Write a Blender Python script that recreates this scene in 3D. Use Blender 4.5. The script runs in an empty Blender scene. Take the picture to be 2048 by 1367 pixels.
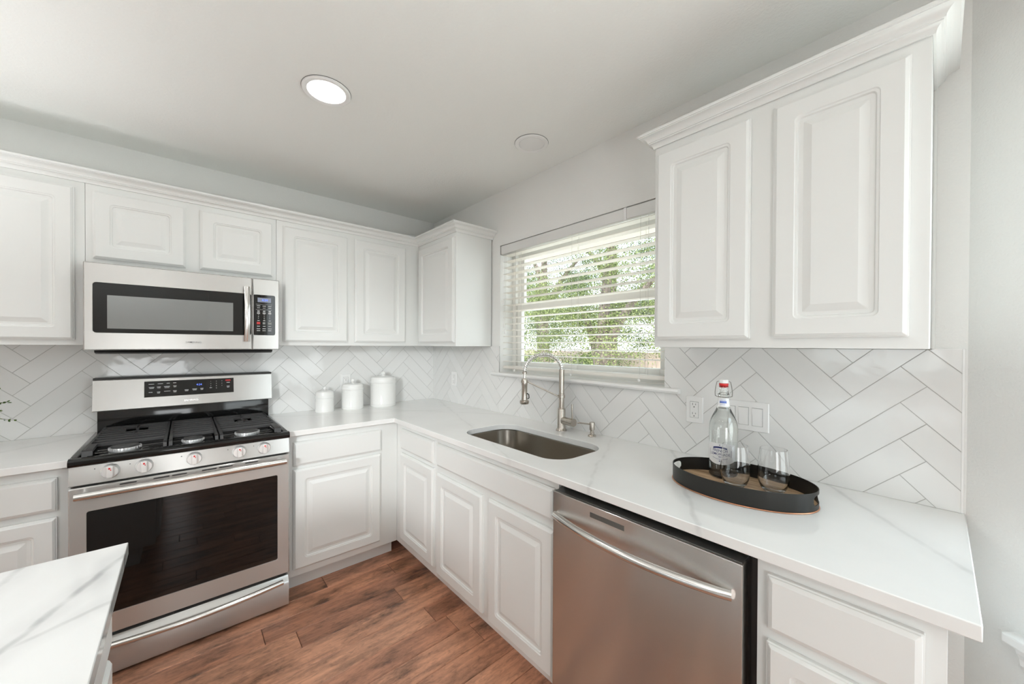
import bpy, bmesh, math, random
from mathutils import Vector, Matrix
import numpy as np

random.seed(7)
PI = math.pi
SC = bpy.context.scene
C = SC.collection

# ------------------------------------------------------------------ camera, world, light, exposure
CAM = Vector((2.94042, -1.65772, 1.3826))
YAW, PITCH, ROLL = 0.71943, -0.00674, 0.00465
FPX, CYPX = 748.53, 695.235
F0 = Vector((-math.cos(YAW), math.sin(YAW), 0)); R0 = Vector((math.sin(YAW), math.cos(YAW), 0)); U0 = Vector((0, 0, 1))
F1 = F0 * math.cos(PITCH) + U0 * math.sin(PITCH); U1 = U0 * math.cos(PITCH) - F0 * math.sin(PITCH)
R1 = R0 * math.cos(ROLL) + U1 * math.sin(ROLL); U2 = U1 * math.cos(ROLL) - R0 * math.sin(ROLL)
cd = bpy.data.cameras.new('camera'); cam = bpy.data.objects.new('camera', cd); C.objects.link(cam)
cd.sensor_width = 36.0; cd.sensor_fit = 'HORIZONTAL'; cd.lens = FPX / 2048 * 36.0
cd.shift_y = (CYPX - 683.5) / 2048; cd.clip_start = 0.02; cd.clip_end = 200
M = Matrix((R1, U2, -F1)).transposed().to_4x4(); M.translation = CAM
cam.matrix_world = M
SC.camera = cam

SC.view_settings.view_transform = 'Standard'; SC.view_settings.look = 'None'
SC.view_settings.gamma = 1.0; SC.view_settings.use_curve_mapping = False
SC.view_settings.exposure = 0.04
cy = SC.cycles
cy.max_bounces = 14; cy.diffuse_bounces = 7; cy.glossy_bounces = 6; cy.transmission_bounces = 12; cy.transparent_max_bounces = 24
cy.caustics_reflective = False; cy.caustics_refractive = True
cy.sample_clamp_indirect = 6.0; cy.use_denoising = True

w = bpy.data.worlds.new('sky'); SC.world = w; w.use_nodes = True
nt = w.node_tree; bg = nt.nodes['Background']
tc = nt.nodes.new('ShaderNodeTexCoord'); sx = nt.nodes.new('ShaderNodeSeparateXYZ'); rp = nt.nodes.new('ShaderNodeValToRGB')
nt.links.new(tc.outputs['Generated'], sx.inputs[0]); nt.links.new(sx.outputs['Z'], rp.inputs[0]); nt.links.new(rp.outputs[0], bg.inputs[0])
rp.color_ramp.elements[0].position = 0.0; rp.color_ramp.elements[0].color = (0.95, 0.97, 1.0, 1)
rp.color_ramp.elements[1].position = 0.6; rp.color_ramp.elements[1].color = (0.62, 0.79, 1.0, 1)
bg.inputs[1].default_value = 4.2

def light(name, kind, loc, rot, energy, color=(1, 1, 1), **kw):
    l = bpy.data.lights.new(name, kind); l.energy = energy; l.color = color
    for k, v in kw.items(): setattr(l, k, v)
    o = bpy.data.objects.new(name, l); C.objects.link(o); o.location = loc; o.rotation_euler = rot
    return o
light('sun', 'SUN', (3, -4, 8), Vector((.45, -.5, .95)).to_track_quat('Z', 'Y').to_euler(), 9.0, (1.0, 0.96, 0.88), angle=math.radians(1.0))
# added fill lamps standing in for unseen sources: two aimed at the ceiling, one soft from behind the camera, one down the aisle
light('fill_uplight', 'SPOT', (3.35, -2.2, 1.2), (math.radians(180), 0, 0), 112, (0.94, 0.98, 1.0), spot_size=math.radians(125), spot_blend=0.7, shadow_soft_size=0.2)
light('fill_uplight.001', 'SPOT', (0.95, -2.9, 1.3), (math.radians(180), 0, 0), 49, (0.94, 0.98, 1.0), spot_size=math.radians(125), spot_blend=0.7, shadow_soft_size=0.2)
light('fill_spot', 'SPOT', (3.9, -3.6, 1.9), Vector((3.42, -2.86, 1.25)).to_track_quat('Z', 'Y').to_euler(), 390, (0.94, 0.98, 1.0), spot_size=math.radians(33), spot_blend=1.0, shadow_soft_size=0.25)
light('fill_area', 'AREA', (4.1, -2.0, 0.75), Vector((3.5, -1.0, 0.2)).to_track_quat('Z', 'Y').to_euler(), 14, (0.94, 0.98, 1.0), shape='SQUARE', size=0.8)

# ------------------------------------------------------------------ materials
def s2l(h):
    h = h.lstrip('#'); v = [int(h[i:i + 2], 16) / 255 for i in (0, 2, 4)]
    return tuple((c / 12.92 if c <= 0.04045 else ((c + 0.055) / 1.055) ** 2.4) for c in v) + (1.0,)

class Mat:
    def __init__(s, name):
        s.m = bpy.data.materials.new(name); s.m.use_nodes = True; s.nt = s.m.node_tree
        s.p = s.nt.nodes['Principled BSDF']; s.out = s.nt.nodes['Material Output']
    def n(s, t, **kw):
        x = s.nt.nodes.new(t)
        for k, v in kw.items():
            if k in x.bl_rna.properties: setattr(x, k, v)
            else: x.inputs[k.replace('_', ' ')].default_value = v
        return x
    def l(s, a, b): s.nt.links.new(a, b)
    def set(s, **kw):
        for k, v in kw.items(): s.p.inputs[k.replace('_', ' ')].default_value = v
        return s
    def coord(s, scale=(1, 1, 1), rot=(0, 0, 0), kind='Object'):
        t = s.n('ShaderNodeTexCoord'); mp = s.n('ShaderNodeMapping'); mp.inputs['Scale'].default_value = scale; mp.inputs['Rotation'].default_value = rot
        s.l(t.outputs[kind], mp.inputs[0]); return mp.outputs[0]
    def bump(s, height, strength, dist=0.001):
        b = s.n('ShaderNodeBump'); b.inputs['Strength'].default_value = strength; b.inputs['Distance'].default_value = dist
        s.l(height, b.inputs['Height']); s.l(b.outputs[0], s.p.inputs['Normal']); return b
    def ramp(s, fac, stops):
        r = s.n('ShaderNodeValToRGB'); cr = r.color_ramp
        while len(cr.elements) < len(stops): cr.elements.new(0.5)
        for e, (p, c) in zip(cr.elements, stops): e.position = p; e.color = c
        s.l(fac, r.inputs[0]); return r.outputs[0]

MT = {}
def simple(name, col, rough=0.5, metal=0.0, **kw):
    m = Mat(name); m.set(Base_Color=s2l(col) if isinstance(col, str) else col, Roughness=rough, Metallic=metal, **kw); MT[name] = m.m; return m
def g(v, a=1.0): return (v, v, v, 1)

simple('cabinet_paint', (0.755, 0.765, 0.748, 1), 0.34)
m = simple('wall_paint', (0.787, 0.79, 0.772, 1), 0.75)
nz = m.n('ShaderNodeTexNoise'); nz.inputs['Scale'].default_value = 150; nz.inputs['Detail'].default_value = 3; m.l(m.coord(), nz.inputs['Vector']); m.bump(nz.outputs['Fac'], 0.55, 0.0022)
m = simple('ceiling_paint', (0.855, 0.865, 0.842, 1), 0.85)
nz = m.n('ShaderNodeTexNoise'); nz.inputs['Scale'].default_value = 110; nz.inputs['Detail'].default_value = 4; m.l(m.coord(), nz.inputs['Vector']); m.bump(nz.outputs['Fac'], 0.5, 0.0025)
simple('trim_white', (0.83, 0.83, 0.82, 1), 0.35)
simple('plastic_white', (0.82, 0.82, 0.81, 1), 0.3)
m = simple('tile_glaze', (0.76, 0.76, 0.75, 1), 0.07)
nz = m.n('ShaderNodeTexNoise'); nz.inputs['Scale'].default_value = 26; nz.inputs['Detail'].default_value = 1; m.l(m.coord(), nz.inputs['Vector']); m.bump(nz.outputs['Fac'], 0.28, 0.0016)
gi = m.n('ShaderNodeNewGeometry'); m.l(m.ramp(gi.outputs['Random Per Island'], [(0, (0.735, 0.735, 0.72, 1)), (1, (0.785, 0.785, 0.775, 1))]), m.p.inputs['Base Color'])
simple('grout', (0.50, 0.495, 0.475, 1), 0.85)
# quartz with soft grey veins
def quartz(name, veins, col):
    """veins: (direction normal, distance from the origin, strength, half width) of each grey line in the slab"""
    m = simple(name, col, 0.09)
    gm = m.n('ShaderNodeNewGeometry'); pos = gm.outputs['Position']
    wob = m.n('ShaderNodeTexNoise'); wob.inputs['Scale'].default_value = 5; wob.inputs['Detail'].default_value = 4; wob.inputs['Roughness'].default_value = 0.5; m.l(pos, wob.inputs['Vector'])
    fad = m.n('ShaderNodeTexNoise'); fad.inputs['Scale'].default_value = 13; fad.inputs['Detail'].default_value = 3; m.l(pos, fad.inputs['Vector'])
    fr = m.ramp(fad.outputs['Fac'], [(0.36, g(0.3)), (0.6, g(1))])
    total = None
    for k, (nx, ny, c, st, hw) in enumerate(veins):
        dt = m.n('ShaderNodeVectorMath', operation='DOT_PRODUCT'); m.l(pos, dt.inputs[0]); dt.inputs[1].default_value = (nx, ny, 0)
        wv = m.n('ShaderNodeMath', operation='MULTIPLY_ADD'); m.l(wob.outputs['Fac'], wv.inputs[0]); wv.inputs[1].default_value = 0.06; wv.inputs[2].default_value = -c - 0.03
        ad = m.n('ShaderNodeMath', operation='ADD'); m.l(dt.outputs['Value'], ad.inputs[0]); m.l(wv.outputs[0], ad.inputs[1])
        ab = m.n('ShaderNodeMath', operation='ABSOLUTE'); m.l(ad.outputs[0], ab.inputs[0])
        sc = m.n('ShaderNodeMath', operation='MULTIPLY'); m.l(ab.outputs[0], sc.inputs[0]); sc.inputs[1].default_value = 0.1 / hw
        ln = m.ramp(sc.outputs[0], [(0.0, g(1)), (0.035, g(0.85)), (0.08, g(0.3)), (0.4, g(0))])
        ms = m.n('ShaderNodeMath', operation='MULTIPLY'); m.l(ln, ms.inputs[0]); ms.inputs[1].default_value = st
        if total is None: total = ms.outputs[0]
        else:
            mxx = m.n('ShaderNodeMath', operation='MAXIMUM'); m.l(total, mxx.inputs[0]); m.l(ms.outputs[0], mxx.inputs[1]); total = mxx.outputs[0]
    mf = m.n('ShaderNodeMath', operation='MULTIPLY'); m.l(total, mf.inputs[0]); m.l(fr, mf.inputs[1])
    cl = m.n('ShaderNodeTexNoise'); cl.inputs['Scale'].default_value = 4.0; cl.inputs['Detail'].default_value = 6; m.l(pos, cl.inputs['Vector'])
    base = m.ramp(cl.outputs['Fac'], [(0.3, tuple(x * 0.955 for x in col[:3]) + (1,)), (0.6, col)])
    mx = m.n('ShaderNodeMix', data_type='RGBA'); m.l(mf.outputs[0], mx.inputs[0]); m.l(base, mx.inputs[6]); mx.inputs[7].default_value = (0.24, 0.24, 0.245, 1)
    m.l(mx.outputs[2], m.p.inputs['Base Color'])
quartz('quartz_counter', [(.854, .52, 1.827, .30, .012), (.889, .458, 1.636, .22, .010), (.82, .572, 2.20, .28, .012), (.35, .937, .02, .16, .010), (-.6, .8, -.62, .16, .010), (.9, -.43, .62, .14, .009), (.72, .69, -1.35, .2, .01)], (0.81, 0.81, 0.795, 1))
quartz('quartz_island', [(.405, .914, -.8975, .62, .011), (.92, .392, 1.110, .38, .010), (.3, .954, -1.32, .5, .011)], (0.67, 0.67, 0.66, 1))
def steel(name, col, rough, axis, wav=0.0, aniso=0.7, metal=1.0):
    """brushed sheet: fine grain along `axis`, reflections smeared up and down"""
    m = simple(name, col, rough, metal); m.set(Anisotropic=aniso)
    cv = m.n('ShaderNodeCombineXYZ'); cv.inputs[2].default_value = 1.0; m.l(cv.outputs[0], m.p.inputs['Tangent'])
    if wav:
        n2 = m.n('ShaderNodeTexNoise'); n2.inputs['Scale'].default_value = 4.0; n2.inputs['Detail'].default_value = 0; m.l(m.coord(), n2.inputs['Vector']); m.bump(n2.outputs['Fac'], wav, 0.01)
steel('stainless', (0.56, 0.55, 0.53, 1), 0.27, 0, wav=0.08, metal=0.72)
steel('stainless_dishwasher', (0.64, 0.62, 0.595, 1), 0.25, 0, wav=0.10, aniso=0.92)
steel('stainless_sink', (0.46, 0.425, 0.375, 1), 0.30, 0)
simple('brushed_nickel', (0.50, 0.46, 0.41, 1), 0.26, 1.0)
simple('steel_bright', (0.75, 0.74, 0.72, 1), 0.2, 1.0)
simple('knob_metal', (0.80, 0.79, 0.775, 1), 0.33, 0.55)
simple('chrome', (0.8, 0.8, 0.8, 1), 0.1, 1.0)
simple('black_enamel', (0.006, 0.006, 0.006, 1), 0.08)
simple('black_plastic', (0.008, 0.008, 0.008, 1), 0.4)
simple('black_glass', (0.004, 0.004, 0.004, 1), 0.03)
simple('cast_iron', (0.035, 0.034, 0.034, 1), 0.42)
simple('burner_metal', (0.62, 0.62, 0.62, 1), 0.4, 0.85)
m = simple('microwave_screen', (0.30, 0.31, 0.31, 1), 0.05, 0.75)
m = simple('oven_cavity', (0.012, 0.012, 0.013, 1), 0.3)
simple('dark_label', (0.16, 0.16, 0.15, 1), 0.3, 0.6)
simple('legend_white', (0.75, 0.75, 0.75, 1), 0.5)
simple('legend_red', (0.55, 0.03, 0.03, 1), 0.5)
simple('legend_teal', (0.12, 0.3, 0.4, 1), 0.5)
simple('brand_grey', (0.06, 0.06, 0.06, 1), 0.35)
m = simple('digits_blue', (0.02, 0.03, 0.1, 1), 0.4); m.set(Emission_Color=(0.12, 0.22, 1.0, 1), Emission_Strength=1.6)
m = simple('display_glow', (0.1, 0.11, 0.13, 1), 0.2); m.set(Emission_Color=(0.32, 0.36, 0.5, 1), Emission_Strength=0.42)
m = simple('lamp_lit', (0.9, 0.9, 0.9, 1), 0.4); m.set(Emission_Color=(1, 0.985, 0.96, 1), Emission_Strength=9)
simple('lamp_off', (0.80, 0.80, 0.79, 1), 0.35)
m = simple('ceramic', (0.80, 0.80, 0.78, 1), 0.22)
simple('tray_black', (0.018, 0.017, 0.015, 1), 0.42, 0.3)
simple('copper_edge', (0.55, 0.27, 0.16, 1), 0.3, 1.0)
m = simple('tray_wood', (0.45, 0.30, 0.17, 1), 0.5)
nz = m.n('ShaderNodeTexNoise'); nz.inputs['Scale'].default_value = 1; nz.inputs['Detail'].default_value = 5; m.l(m.coord(scale=(8, 70, 30)), nz.inputs['Vector'])
m.l(m.ramp(nz.outputs['Fac'], [(0.3, (0.28, 0.17, 0.09, 1)), (0.7, (0.62, 0.44, 0.27, 1))]), m.p.inputs['Base Color'])
m = simple('clear_glass', (1, 1, 1, 1), 0.0); m.set(Transmission_Weight=1.0, IOR=1.45)
m = simple('bottle_glass', (0.975, 0.992, 0.98, 1), 0.0); m.set(Transmission_Weight=1.0, IOR=1.48)
m = simple('water', (1, 1, 1, 1), 0.0); m.set(Transmission_Weight=1.0, IOR=1.33)
simple('paper_label', (0.83, 0.84, 0.85, 1), 0.5)
simple('ink_blue', (0.02, 0.03, 0.14, 1), 0.5)
simple('ink_light_blue', (0.12, 0.18, 0.48, 1), 0.5)
simple('gasket_red', (0.62, 0.02, 0.02, 1), 0.4)
simple('wire_dark', (0.25, 0.24, 0.22, 1), 0.3, 1.0)
m = Mat('blind_slat'); MT['blind_slat'] = m.m
m.set(Base_Color=(0.90, 0.875, 0.83, 1), Roughness=0.4); tl = m.n('ShaderNodeBsdfTranslucent'); tl.inputs[0].default_value = (0.95, 0.91, 0.86, 1); mx = m.n('ShaderNodeMixShader'); mx.inputs[0].default_value = 0.3
m.l(m.p.outputs[0], mx.inputs[1]); m.l(tl.outputs[0], mx.inputs[2]); m.l(mx.outputs[0], m.out.inputs[0])
simple('blind_valance', (0.72, 0.72, 0.70, 1), 0.4)
simple('cord', (0.62, 0.61, 0.58, 1), 0.7)
simple('vinyl_frame', (0.84, 0.83, 0.80, 1), 0.35)
# thin window pane: mostly clear, with a sheen at a glancing angle
m = Mat('window_glass'); MT['window_glass'] = m.m
tr = m.n('ShaderNodeBsdfTransparent'); tr.inputs[0].default_value = (0.93, 0.96, 0.95, 1); gl = m.n('ShaderNodeBsdfGlossy'); gl.inputs['Roughness'].default_value = 0.01
lw = m.n('ShaderNodeLayerWeight'); lw.inputs[0].default_value = 0.5; pw = m.n('ShaderNodeMath', operation='POWER'); m.l(lw.outputs['Facing'], pw.inputs[0]); pw.inputs[1].default_value = 5.0
sa = m.n('ShaderNodeMath', operation='MULTIPLY_ADD'); m.l(pw.outputs[0], sa.inputs[0]); sa.inputs[1].default_value = 0.9; sa.inputs[2].default_value = 0.04; mx = m.n('ShaderNodeMixShader')
m.l(sa.outputs[0], mx.inputs[0]); m.l(tr.outputs[0], mx.inputs[1]); m.l(gl.outputs[0], mx.inputs[2]); m.l(mx.outputs[0], m.out.inputs[0])
# hand-scraped hardwood
m = simple('hardwood', (0.25, 0.1, 0.06, 1), 0.3)
gi = m.n('ShaderNodeNewGeometry'); rnd = gi.outputs['Random Per Island']
off = m.n('ShaderNodeVectorMath', operation='SCALE'); off.inputs[0].default_value = (13.7, 31.1, 5.3); m.l(rnd, off.inputs['Scale'])
v1 = m.n('ShaderNodeVectorMath', operation='ADD'); m.l(m.coord(scale=(26, 1.6, 1)), v1.inputs[0]); m.l(off.outputs[0], v1.inputs[1])
gr = m.n('ShaderNodeTexNoise'); gr.inputs['Scale'].default_value = 1.6; gr.inputs['Detail'].default_value = 7; gr.inputs['Distortion'].default_value = 0.6; m.l(v1.outputs[0], gr.inputs['Vector'])
v2 = m.n('ShaderNodeVectorMath', operation='ADD'); m.l(m.coord(scale=(7, 2.4, 1)), v2.inputs[0]); m.l(off.outputs[0], v2.inputs[1])
bl = m.n('ShaderNodeTexNoise'); bl.inputs['Scale'].default_value = 1.7; bl.inputs['Detail'].default_value = 9; bl.inputs['Roughness'].default_value = 0.68; m.l(v2.outputs[0], bl.inputs['Vector'])
base = m.ramp(rnd, [(0.0, s2l('#a5735a')), (0.35, s2l('#bd866a')), (0.7, s2l('#cc9678')), (1.0, s2l('#b37d5f'))])
grain = m.ramp(gr.outputs['Fac'], [(0.3, g(0.72)), (0.7, g(1.15))])
blot = m.ramp(bl.outputs['Fac'], [(0.33, g(0.25)), (0.43, g(0.72)), (0.55, g(1.1))])
v3 = m.n('ShaderNodeVectorMath', operation='ADD'); m.l(m.coord(scale=(60, 18, 1)), v3.inputs[0]); m.l(off.outputs[0], v3.inputs[1])
fi = m.n('ShaderNodeTexNoise'); fi.inputs['Scale'].default_value = 1.0; fi.inputs['Detail'].default_value = 8; fi.inputs['Roughness'].default_value = 0.7; fi.inputs['Distortion'].default_value = 1.2; m.l(v3.outputs[0], fi.inputs['Vector'])
fine = m.ramp(fi.outputs['Fac'], [(0.34, g(0.55)), (0.48, g(0.95)), (0.65, g(1.1))])
mm = m.n('ShaderNodeMix', data_type='RGBA', blend_type='MULTIPLY'); mm.inputs[0].default_value = 1; m.l(base, mm.inputs[6]); m.l(grain, mm.inputs[7])
m3 = m.n('ShaderNodeMix', data_type='RGBA', blend_type='MULTIPLY'); m3.inputs[0].default_value = 1; m.l(mm.outputs[2], m3.inputs[6]); m.l(blot, m3.inputs[7])
m4 = m.n('ShaderNodeMix', data_type='RGBA', blend_type='MULTIPLY'); m4.inputs[0].default_value = 0.8; m.l(m3.outputs[2], m4.inputs[6]); m.l(fine, m4.inputs[7])
m.l(m4.outputs[2], m.p.inputs['Base Color']); m.bump(bl.outputs['Fac'], 0.35, 0.002)
simple('floor_gap', (0.03, 0.015, 0.01, 1), 0.8)
# outdoors
def leafmat(name, a, b):
    m = Mat(name); MT[name] = m.m
    gi = m.n('ShaderNodeNewGeometry'); col = m.ramp(gi.outputs['Random Per Island'], [(0, a), (1, b)])
    df = m.n('ShaderNodeBsdfDiffuse'); tl = m.n('ShaderNodeBsdfTranslucent'); mx = m.n('ShaderNodeMixShader'); mx.inputs[0].default_value = 0.45
    m.l(col, df.inputs[0]); m.l(col, tl.inputs[0]); m.l(df.outputs[0], mx.inputs[1]); m.l(tl.outputs[0], mx.inputs[2]); m.l(mx.outputs[0], m.out.inputs[0])
leafmat('leaf_bright', (0.055, 0.075, 0.022, 1), (0.36, 0.39, 0.17, 1))
leafmat('leaf_deep', (0.025, 0.04, 0.018, 1), (0.20, 0.24, 0.11, 1))
leafmat('leaf_sprig', (0.05, 0.10, 0.03, 1), (0.16, 0.24, 0.07, 1))
m = simple('bark', (0.26, 0.19, 0.15, 1), 0.9)
nz = m.n('ShaderNodeTexNoise'); nz.inputs['Scale'].default_value = 18; nz.inputs['Detail'].default_value = 5; m.l(m.coord(scale=(1, 1, 0.3)), nz.inputs['Vector'])
m.l(m.ramp(nz.outputs['Fac'], [(0.3, (0.06, 0.042, 0.034, 1)), (0.7, (0.24, 0.18, 0.15, 1))]), m.p.inputs['Base Color'])
simple('fence_wood', (0.50, 0.38, 0.32, 1), 0.8)
simple('patio', (0.78, 0.72, 0.64, 1), 0.9)
simple('soffit', (0.52, 0.47, 0.39, 1), 0.7)
simple('stem', (0.10, 0.10, 0.04, 1), 0.6)

# ------------------------------------------------------------------ mesh helpers.  Wall coordinates: a along the wall, d out of the wall, z up -> local (a, -d, z)
def B(): return bmesh.new()
def box(bm, a0, a1, d0, d1, z0, z1, bev=0.0, seg=2):
    if a0 > a1: a0, a1 = a1, a0
    if d0 > d1: d0, d1 = d1, d0
    vs = [bm.verts.new((a, -d, z)) for z in (z0, z1) for a, d in ((a0, d0), (a0, d1), (a1, d1), (a1, d0))]
    fs = [(0, 3, 2, 1), (4, 5, 6, 7), (0, 1, 5, 4), (1, 2, 6, 5), (2, 3, 7, 6), (3, 0, 4, 7)]
    F = [bm.faces.new([vs[i] for i in f]) for f in fs]
    bmesh.ops.recalc_face_normals(bm, faces=F)
    if bev > 0:
        es = list({e for f in F for e in f.edges})
        bmesh.ops.bevel(bm, geom=es, offset=bev, segments=seg, profile=0.6, affect='EDGES')
    return bm
def loops(bm, rings, cap0=True, cap1=True):
    R = [[bm.verts.new(p) for p in r] for r in rings]
    F = []
    for r0, r1 in zip(R, R[1:]):
        n = len(r0)
        for i in range(n):
            try: F.append(bm.faces.new((r0[i], r0[(i + 1) % n], r1[(i + 1) % n], r1[i])))
            except ValueError: pass
    if cap0: F.append(bm.faces.new(list(reversed(R[0]))))
    if cap1: F.append(bm.faces.new(R[-1]))
    return F
def rr(a0, a1, z0, z1, r, n=6):
    r = max(r, 0.0006); out = []
    for cx, cz, t0 in ((a1 - r, z0 + r, -PI / 2), (a1 - r, z1 - r, 0), (a0 + r, z1 - r, PI / 2), (a0 + r, z0 + r, PI)):
        for i in range(n + 1):
            t = t0 + PI / 2 * i / n; out.append((cx + r * math.cos(t), cz + r * math.sin(t)))
    return out
def rrbox(bm, a0, a1, z0, z1, d0, d1, r, bev=0.001):
    P = lambda i, d: [(a, -d, z) for a, z in rr(a0 + i, a1 - i, z0 + i, z1 - i, r - i * 0.5)]
    F = loops(bm, [P(0, d0), P(0, d1 - bev), P(bev, d1)]); bmesh.ops.recalc_face_normals(bm, faces=F); return bm
def panel_door(bm, a0, a1, z0, z1, d0, t=0.019, rim=0.056):
    """routed slab door: chamfered edge, round-cornered groove, raised square centre panel"""
    k = min(1.0, min(a1 - a0, z1 - z0) / 0.30); rim *= max(k, 0.8)
    prof = [(0, d0, .003), (0, d0 + t - .009, .003), (.0035, d0 + t - .0075, .003), (.0045, d0 + t - .005, .003), (.011, d0 + t, .002),
            (rim, d0 + t, .014), (rim + .002, d0 + t - .0025, .014), (rim + .004, d0 + t - .003, .013), (rim + .007, d0 + t - .0035, .012), (rim + .0095, d0 + t - .0085, .011),
            (rim + .020, d0 + t - .0085, .004), (rim + .040, d0 + t - .0015, .0008)]
    R = [[(a, -d, z) for a, z in rr(a0 + i, a1 - i, z0 + i, z1 - i, r)] for i, d, r in prof]
    F = loops(bm, R); bmesh.ops.recalc_face_normals(bm, faces=F); return bm
def slab_front(bm, a0, a1, z0, z1, d0, t=0.019):
    prof = [(0, d0, .003), (0, d0 + t - .009, .003), (.003, d0 + t - .0075, .003), (.004, d0 + t - .005, .003), (.013, d0 + t, .002)]
    R = [[(a, -d, z) for a, z in rr(a0 + i, a1 - i, z0 + i, z1 - i, r)] for i, d, r in prof]
    F = loops(bm, R); bmesh.ops.recalc_face_normals(bm, faces=F); return bm
def lathe(bm, prof, a, d, z, seg=40, axis='z', closed=False):
    """prof: (radius, height) pairs; axis z is up, axis d points out of the wall, axis a along it"""
    R = []
    for r, h in prof:
        ring = []
        for i in range(seg):
            t = 2 * PI * i / seg; c, s = r * math.cos(t), r * math.sin(t)
            ring.append({'z': (a + c, -d + s, z + h), 'd': (a + c, -d - h, z + s), 'a': (a + h, -d + c, z + s)}[axis])
        R.append(ring)
    if closed: R.append(R[0])
    F = loops(bm, R, cap0=(not closed and prof[0][0] > 1e-5), cap1=(not closed and prof[-1][0] > 1e-5))
    bmesh.ops.remove_doubles(bm, verts=list({v for f in F for v in f.verts}), dist=1e-6)
    bmesh.ops.recalc_face_normals(bm, faces=bm.faces[:]); return bm
def tube(bm, pts, r, seg=10, caps=True):
    pts = [Vector(p) for p in pts]; n = len(pts); rad = r if callable(r) else (lambda t: r)
    T = [(pts[min(i + 1, n - 1)] - pts[max(i - 1, 0)]).normalized() for i in range(n)]
    up = Vector((0, 0, 1)) if abs(T[0].z) < 0.9 else Vector((1, 0, 0))
    N = (up - T[0] * up.dot(T[0])).normalized(); R = []
    for i in range(n):
        N = (N - T[i] * N.dot(T[i])).normalized(); Bn = T[i].cross(N); q = rad(i / max(n - 1, 1))
        R.append([pts[i] + (N * math.cos(2 * PI * k / seg) + Bn * math.sin(2 * PI * k / seg)) * q for k in range(seg)])
    F = loops(bm, R, caps, caps); bmesh.ops.recalc_face_normals(bm, faces=F); return bm
def arc(p0, p1, p2, n):
    p0, p1, p2 = Vector(p0), Vector(p1), Vector(p2)
    return [p0 * (1 - t) ** 2 + p1 * 2 * t * (1 - t) + p2 * t * t for t in [i / n for i in range(n + 1)]]
def text_bm(bm, body, a, d, z, size, wrap=None, thick=0.0006, align='CENTER', sx=1.0):
    cu = bpy.data.curves.new('t', 'FONT'); cu.body = body; cu.size = size; cu.align_x = align; cu.align_y = 'CENTER'; cu.resolution_u = 2; cu.offset = 0.004 * size
    ob = bpy.data.objects.new('t', cu); C.objects.link(ob)
    dg = bpy.context.evaluated_depsgraph_get(); me = bpy.data.meshes.new_from_object(ob.evaluated_get(dg))
    vs = []
    for v in me.vertices: vs.append(bm.verts.new((a + v.co.x * sx, -d - thick, z + v.co.y)))
    for p in me.polygons:
        try: bm.faces.new([vs[i] for i in p.vertices])
        except ValueError: pass
    bpy.data.objects.remove(ob); bpy.data.curves.remove(cu); bpy.data.meshes.remove(me); return bm

ROT = {'W': 0.0, 'S': PI / 2, 'I': PI, 'F': 0.0}
def w2g(wall, a, d, z):
    v = Matrix.Rotation(ROT[wall], 4, 'Z') @ Vector((a, -d, z)); return v
def thing(name, label, cat, wall, a, d, z, group=None, kind=None):
    o = bpy.data.objects.new(name, None); C.objects.link(o); o.empty_display_size = 0.05
    o.location = w2g(wall, a, d, z); o.rotation_euler = (0, 0, ROT[wall])
    if label: o['label'] = label
    if cat: o['category'] = cat
    if group: o['group'] = group
    if kind: o['kind'] = kind
    o['o'] = (a, -d, z); return o
ORG = {}
def obj(name, bm, mat, parent=None, wall='W', a=0, d=0, z=0, sharp=32, label=None, mats=None):
    me = bpy.data.meshes.new(name); o = bpy.data.objects.new(name, me)
    if parent is not None: off = Vector(ORG[parent.name])
    else:
        off = Vector((a, -d, z)); o.location = w2g(wall, a, d, z); o.rotation_euler = (0, 0, ROT[wall])
    ORG_val = off.copy()
    bmesh.ops.transform(bm, matrix=Matrix.Translation(-off), verts=bm.verts[:])
    bm.to_mesh(me); bm.free()
    me.materials.append(MT[mat])
    for x in (mats or []): me.materials.append(MT[x])
    if sharp:
        me.polygons.foreach_set('use_smooth', [True] * len(me.polygons)); me.set_sharp_from_angle(angle=math.radians(sharp))
    C.objects.link(o)
    if parent is not None: o.parent = parent
    if label: o['label'] = label
    ORG[o.name] = tuple(ORG_val); return o
def TH(name, label, cat, wall, a, d, z, group=None, kind=None):
    o = thing(name, label, cat, wall, a, d, z, group, kind); ORG[o.name] = (a, -d, z); del o['o']; return o
def tag(o, label, cat, group=None):
    o['label'] = label; o['category'] = cat
    if group: o['group'] = group
    return o
def struct(o): o['kind'] = 'structure'; return o

# ------------------------------------------------------------------ the room shell
H = 2.45; XR = 2.994; XE = 4.4; YE = -6.0
bm = B()
y_w = 0.127; rng = random.Random(3); x = 0.40 - 4 * y_w
col = 0
while x < XE + 0.1:
    y = -6.1 + rng.uniform(-0.9, 0)
    while y < 0.1:
        L = rng.uniform(0.45, 1.35); x0, x1, ya, yb = x + 0.0006, x + y_w - 0.0006, max(y, -6.1) + 0.0006, min(y + L, 0.1) - 0.0006
        if yb - ya > 0.05:
            i = 0.0022
            R = [[(x0, ya, -0.003), (x1, ya, -0.003), (x1, yb, -0.003), (x0, yb, -0.003)], [(x0 + i, ya + i, 0), (x1 - i, ya + i, 0), (x1 - i, yb - i, 0), (x0 + i, yb - i, 0)]]
            loops(bm, R, cap0=False)
        y += L
    x += y_w
struct(obj('floor', bm, 'hardwood', sharp=0))
fl = bpy.data.objects['floor']
bm = B(); box(bm, -0.15, XE + 0.15, 6.15, -0.15, -0.06, -0.0028); obj('subfloor', bm, 'floor_gap', fl, sharp=0)
bm = B(); box(bm, -0.15, XE + 0.15, 6.15, -0.2, H, H + 0.12); struct(obj('ceiling', bm, 'ceiling_paint', sharp=0))

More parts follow.
